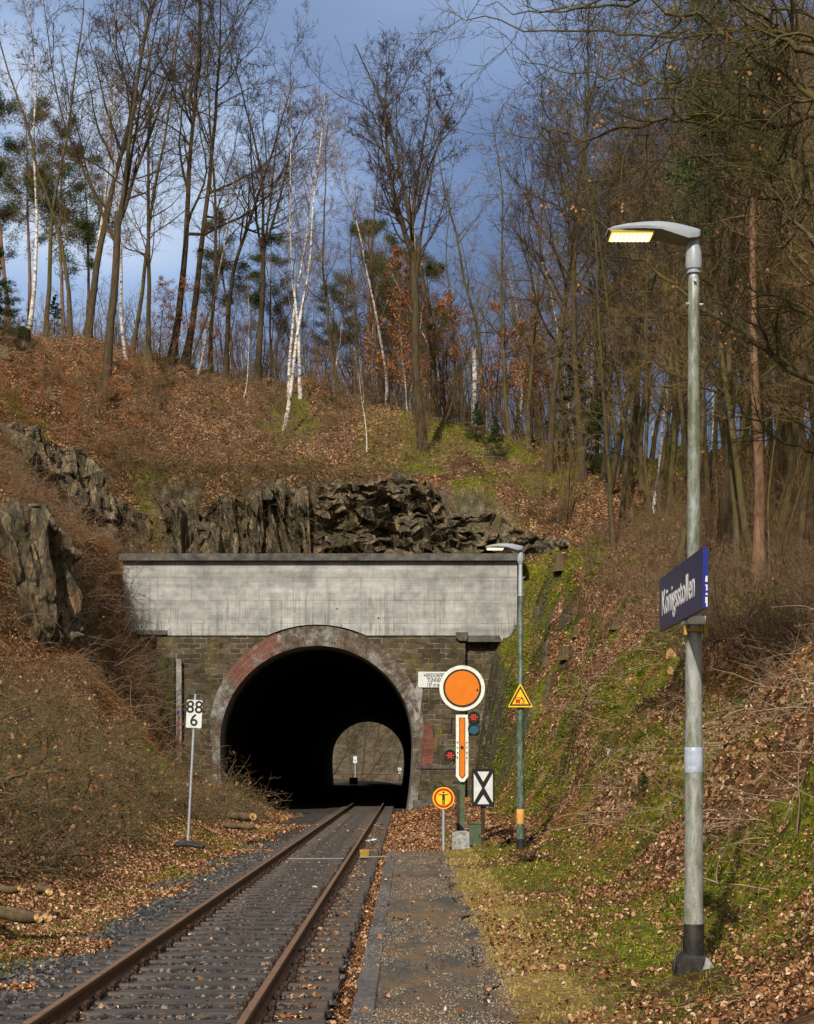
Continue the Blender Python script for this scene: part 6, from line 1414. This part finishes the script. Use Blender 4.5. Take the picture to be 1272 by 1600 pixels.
# round yellow no entry sign with figure
yb = thing('no_entry_sign', 'round yellow sign with red rim and black standing figure at the platform end', 'sign', (.775, 38.05, 0))
MB().tube([(0, .03, -.15), (0, .03, 1.2)], .028, 12).build('post', M['galv'], yb, True)
pl = MB().disc(0, 1.135, .232, -.006, .0).build('plate', M['yellow'], yb); MB().ring(0, 1.135, .160, .208, -.011, -.0065).build('red_rim', M['red'], pl)
g = MB(); g.disc(0, 1.255, .022, -.0105, -.0065, 16); g.box(-.105, .105, -.0105, -.0065, 1.198, 1.216); g.box(-.028, .028, -.0105, -.0068, 1.09, 1.197); g.box(-.026, -.004, -.0105, -.0065, .985, 1.0895); g.box(.004, .026, -.0105, -.0065, .985, 1.0895); g.build('figure', M['black'], pl)
# warning triangle on the far lamp
tb = thing('warning_triangle', 'yellow warning triangle with train and falling person on the far lamp', 'sign', (2.27, 35.88, 2.99))
def tr_(h, w_, r_, y0, y1, nm, m_, par):
    pts = []; C_ = [(-w_ / 2, 0), (w_ / 2, 0), (0, h)]
    for (cx, cz), angs in zip([(-w_ / 2 + r_ * 1.7, r_), (w_ / 2 - r_ * 1.7, r_), (0, h - r_ * 2)], [(210, 270), (270, 330), (30, 150)]):
        for k in range(5): a = R(angs[0] + (angs[1] - angs[0]) * k / 4) if cx <= 0 or True else 0; pts.append((cx + r_ * math.cos(a), cz + r_ * math.sin(a)))
    pts = [pts[i] for i in (0, 1, 2, 3, 4, 5, 6, 7, 8, 9, 10, 11, 12, 13, 14)]
    pts = pts[:5][::-1][::-1] + pts[5:10] + pts[10:]
    return MB().prism([(a, b) for a, b in pts], y0, y1).build(nm, M[m_], par)
tp = tr_(.485, .54, .03, -.006, 0, 'plate', 'yellow', tb)
def outline_tri(h, w_, base, y0, y1, nm, m_): 
    o = MB().prism([(-w_ / 2, base), (w_ / 2, base), (0, base + h)], y0, y1).build(nm, M[m_], tp); return o
outline_tri(.40, .445, .03, -.0095, -.0065, 'black_border', 'black'); outline_tri(.305, .335, .06, -.0135, -.010, 'yellow_field', 'yellow')
g = MB(); g.box(-.10, .0, -.017, -.014, .115, .20, .012); g.box(-.092, -.008, -.017, -.014, .085, .112); g.box(-.085, -.07, -.017, -.014, .065, .085); g.box(-.03, -.015, -.017, -.014, .065, .085); g.box(.01, .10, -.017, -.014, .075, .088); g.build('train_symbol', M['red'], tp)
g = MB(); g.box(-.088, -.055, -.0195, -.0175, .155, .185); g.box(-.045, -.012, -.0195, -.0175, .155, .185); g.build('window_symbol', M['yellow'], tp)
g = MB(); g.disc(.025, .20, .012, -.0185, -.0142, 12); g.tube([(.03, -.0165, .185), (.05, -.0165, .14), (.085, -.0165, .12)], .008, 5); g.tube([(.05, -.0165, .14), (.055, -.0165, .10)], .007, 5); g.tube([(.035, -.0165, .17), (.07, -.0165, .175)], .006, 5); g.tube([(.0, -.0165, .185), (.035, -.0165, .17)], .006, 5); g.build('person_symbol', M['black'], tp)
MB().box(-.03, .03, .001, .04, .15, .2).build('clamp', M['galv'], tb)
# kilometre board
kb = thing('kilometre_board', 'white number board on a thin leaning steel post left of the arch', 'sign', (-5.32, 43.5, -.08)); kb.rotation_euler = (0, R(2.9), 0)
MB().tube([(0, 0, -.2), (0, 0, 3.64)], .032, 12).build('post', M['galv'], kb, True)
MB().box(-.19, .19, -.048, -.035, 2.82, 3.50, .02).build('plate', M['white'], kb)
text_mesh('88', .42, M['black'], kb, Matrix.Translation((0, -.0495, 3.19)) @ FRONT, align='CENTER', offset=.006); text_mesh('6', .40, M['black'], kb, Matrix.Translation((0, -.0495, 2.88)) @ FRONT, align='CENTER', offset=.006)
g = MB(); [g.disc(x_, z_, .009, -.052, -.0485, 8) for x_ in (-.06, .06) for z_ in (3.47, 2.85)]; g.build('bolt', M['iron'], kb)
# corrugated pipe at its foot
g = MB(); pts = []; rr_ = []
for k in range(60): t = k / 59; pts.append((-.35 + t * .8, .25 * math.sin(t * 2.5), .06 + .03 * math.sin(t * 5))); rr_.append(.055 + .012 * (k % 4 < 2))
g.tube(pts, rr_, 12); g.tube([(a[0] * .6 - .1, a[1] + .15, a[2] + .06) for a in pts], rr_, 12)
o = g.build('corrugated_pipe', M['pipe'], None, True); o.location = (*px(293, 1332, 41)[:2], -.06); o.scale = (.8, .8, .8); tag(o, 'black corrugated drain pipe lying at the foot of the number post', 'pipe')
# little things at the platform end
g = MB(); g.tube([(-2.55, 37.9, -.15), (-1.32, 37.9, -.145)], .014, 8); g.tube([(-1.05, 37.9, -.12), (-.42, 37.9, -.10)], .014, 8)
o = g.build('cable_duct', M['under'], None, True); tag(o, 'thin pale blue pipe crossing under the rails at the platform end', 'pipe')
o = MB().prism([(-.09, -.18), (.08, -.18), (.11, .0), (-.11, .0)], -.1, .1, .01).build('rail_marker', M['tan'], None); o.location = (-.90, 38.2, .03); tag(o, 'small yellowish brown block beside the right rail', 'marker')
g = MB(); rg = np.random.default_rng(3)
for k in range(7): a, b = rg.normal() * .12, rg.normal() * .25; g.add([(a - .06, b - .05, .02 * rg.random()), (a + .06, b - .04, .05 * rg.random()), (a + .05, b + .06, .06 * rg.random()), (a - .05, b + .05, .02)], [(0, 1, 2, 3)])
o = g.build('litter_paper', M['white'], None, normals=False); o.location = (-.92, 46.5, -.13); tag(o, 'scraps of white paper lying beside the right rail', 'litter')
# beyond the tunnel
fk = thing('kilometre_board', 'tiny white number board seen through the tunnel', 'sign', (*px(555, 1180, 242)[:2], -.3))
MB().tube([(0, 0, 0), (0, 0, 3.6)], .07, 10).build('post', M['galv'], fk); MB().box(-.25, .25, -.09, -.07, 2.6, 3.5).build('plate', M['white'], fk); text_mesh('4', .45, M['black'], fk, Matrix.Translation((0, -.095, 2.8)) @ FRONT, align='CENTER')
o = MB().box(-.5, .5, -.3, .3, 0, .85, .03).build('concrete_block', M['black'], None); o.location = (*px(552.5, 1180, 216)[:2], -.35); tag(o, 'dark block at the far tunnel exit below the tiny board', 'block')
rs = thing('round_board', 'tiny round white board on a post seen through the tunnel at the right', 'sign', (*px(624.6, 1180, 241)[:2], -.3))
MB().tube([(0, 0, 0), (0, 0, 1.9)], .05, 8).build('post', M['iron'], rs); MB().disc(0, 1.75, .24, -.09, -.06, 24).build('plate', M['white'], rs); MB().box(-.1, .1, -.1, -.092, 1.7, 1.8).build('mark', M['black'], rs); MB().box(-.13, .13, -.09, -.06, 1.2, 1.35).build('small_plate', M['white'], rs)
gf = thing('guard_rail', 'low dark railing seen through the tunnel at the left', 'railing', (-14, 250, -.3)); g = MB(); g.box(-1, 12, -.05, .05, .95, 1.05); g.build('rail', M['iron'], gf)
for k in range(7): MB().box(-1 + 2 * k, -.9 + 2 * k, -.05, .05, 0, .949).build('post', M['iron'], gf)
rg = np.random.default_rng(31)
for i in range(95):
    Y = rg.uniform(258, 330); X = rg.uniform(-22, 14) if i % 2 else rg.uniform(-14, 2); k = ('slim', 'oak', 'slim', 'slim')[i % 4]
    plant(k, i % 4, (X, Y, farh(X, Y)), rg.uniform(.6, .95), rg.uniform(0, 6.28), (0, 0), 'bare tree on the slope seen through the tunnel', 'trees seen through the tunnel')
for i in range(14):
    Y = rg.uniform(256, 268); X = rg.uniform(-16, 3); plant('bush', i % 5, (X, Y, farh(X, Y)), rg.uniform(.9, 1.6), rg.uniform(0, 6.28), (0, 0), 'brown shrub seen through the tunnel', 'shrubs seen through the tunnel')
SC.cycles.max_bounces = 5; SC.cycles.diffuse_bounces = 3; SC.cycles.transparent_max_bounces = 4
print('objects', len(bpy.data.objects), 'meshes', len(bpy.data.meshes))
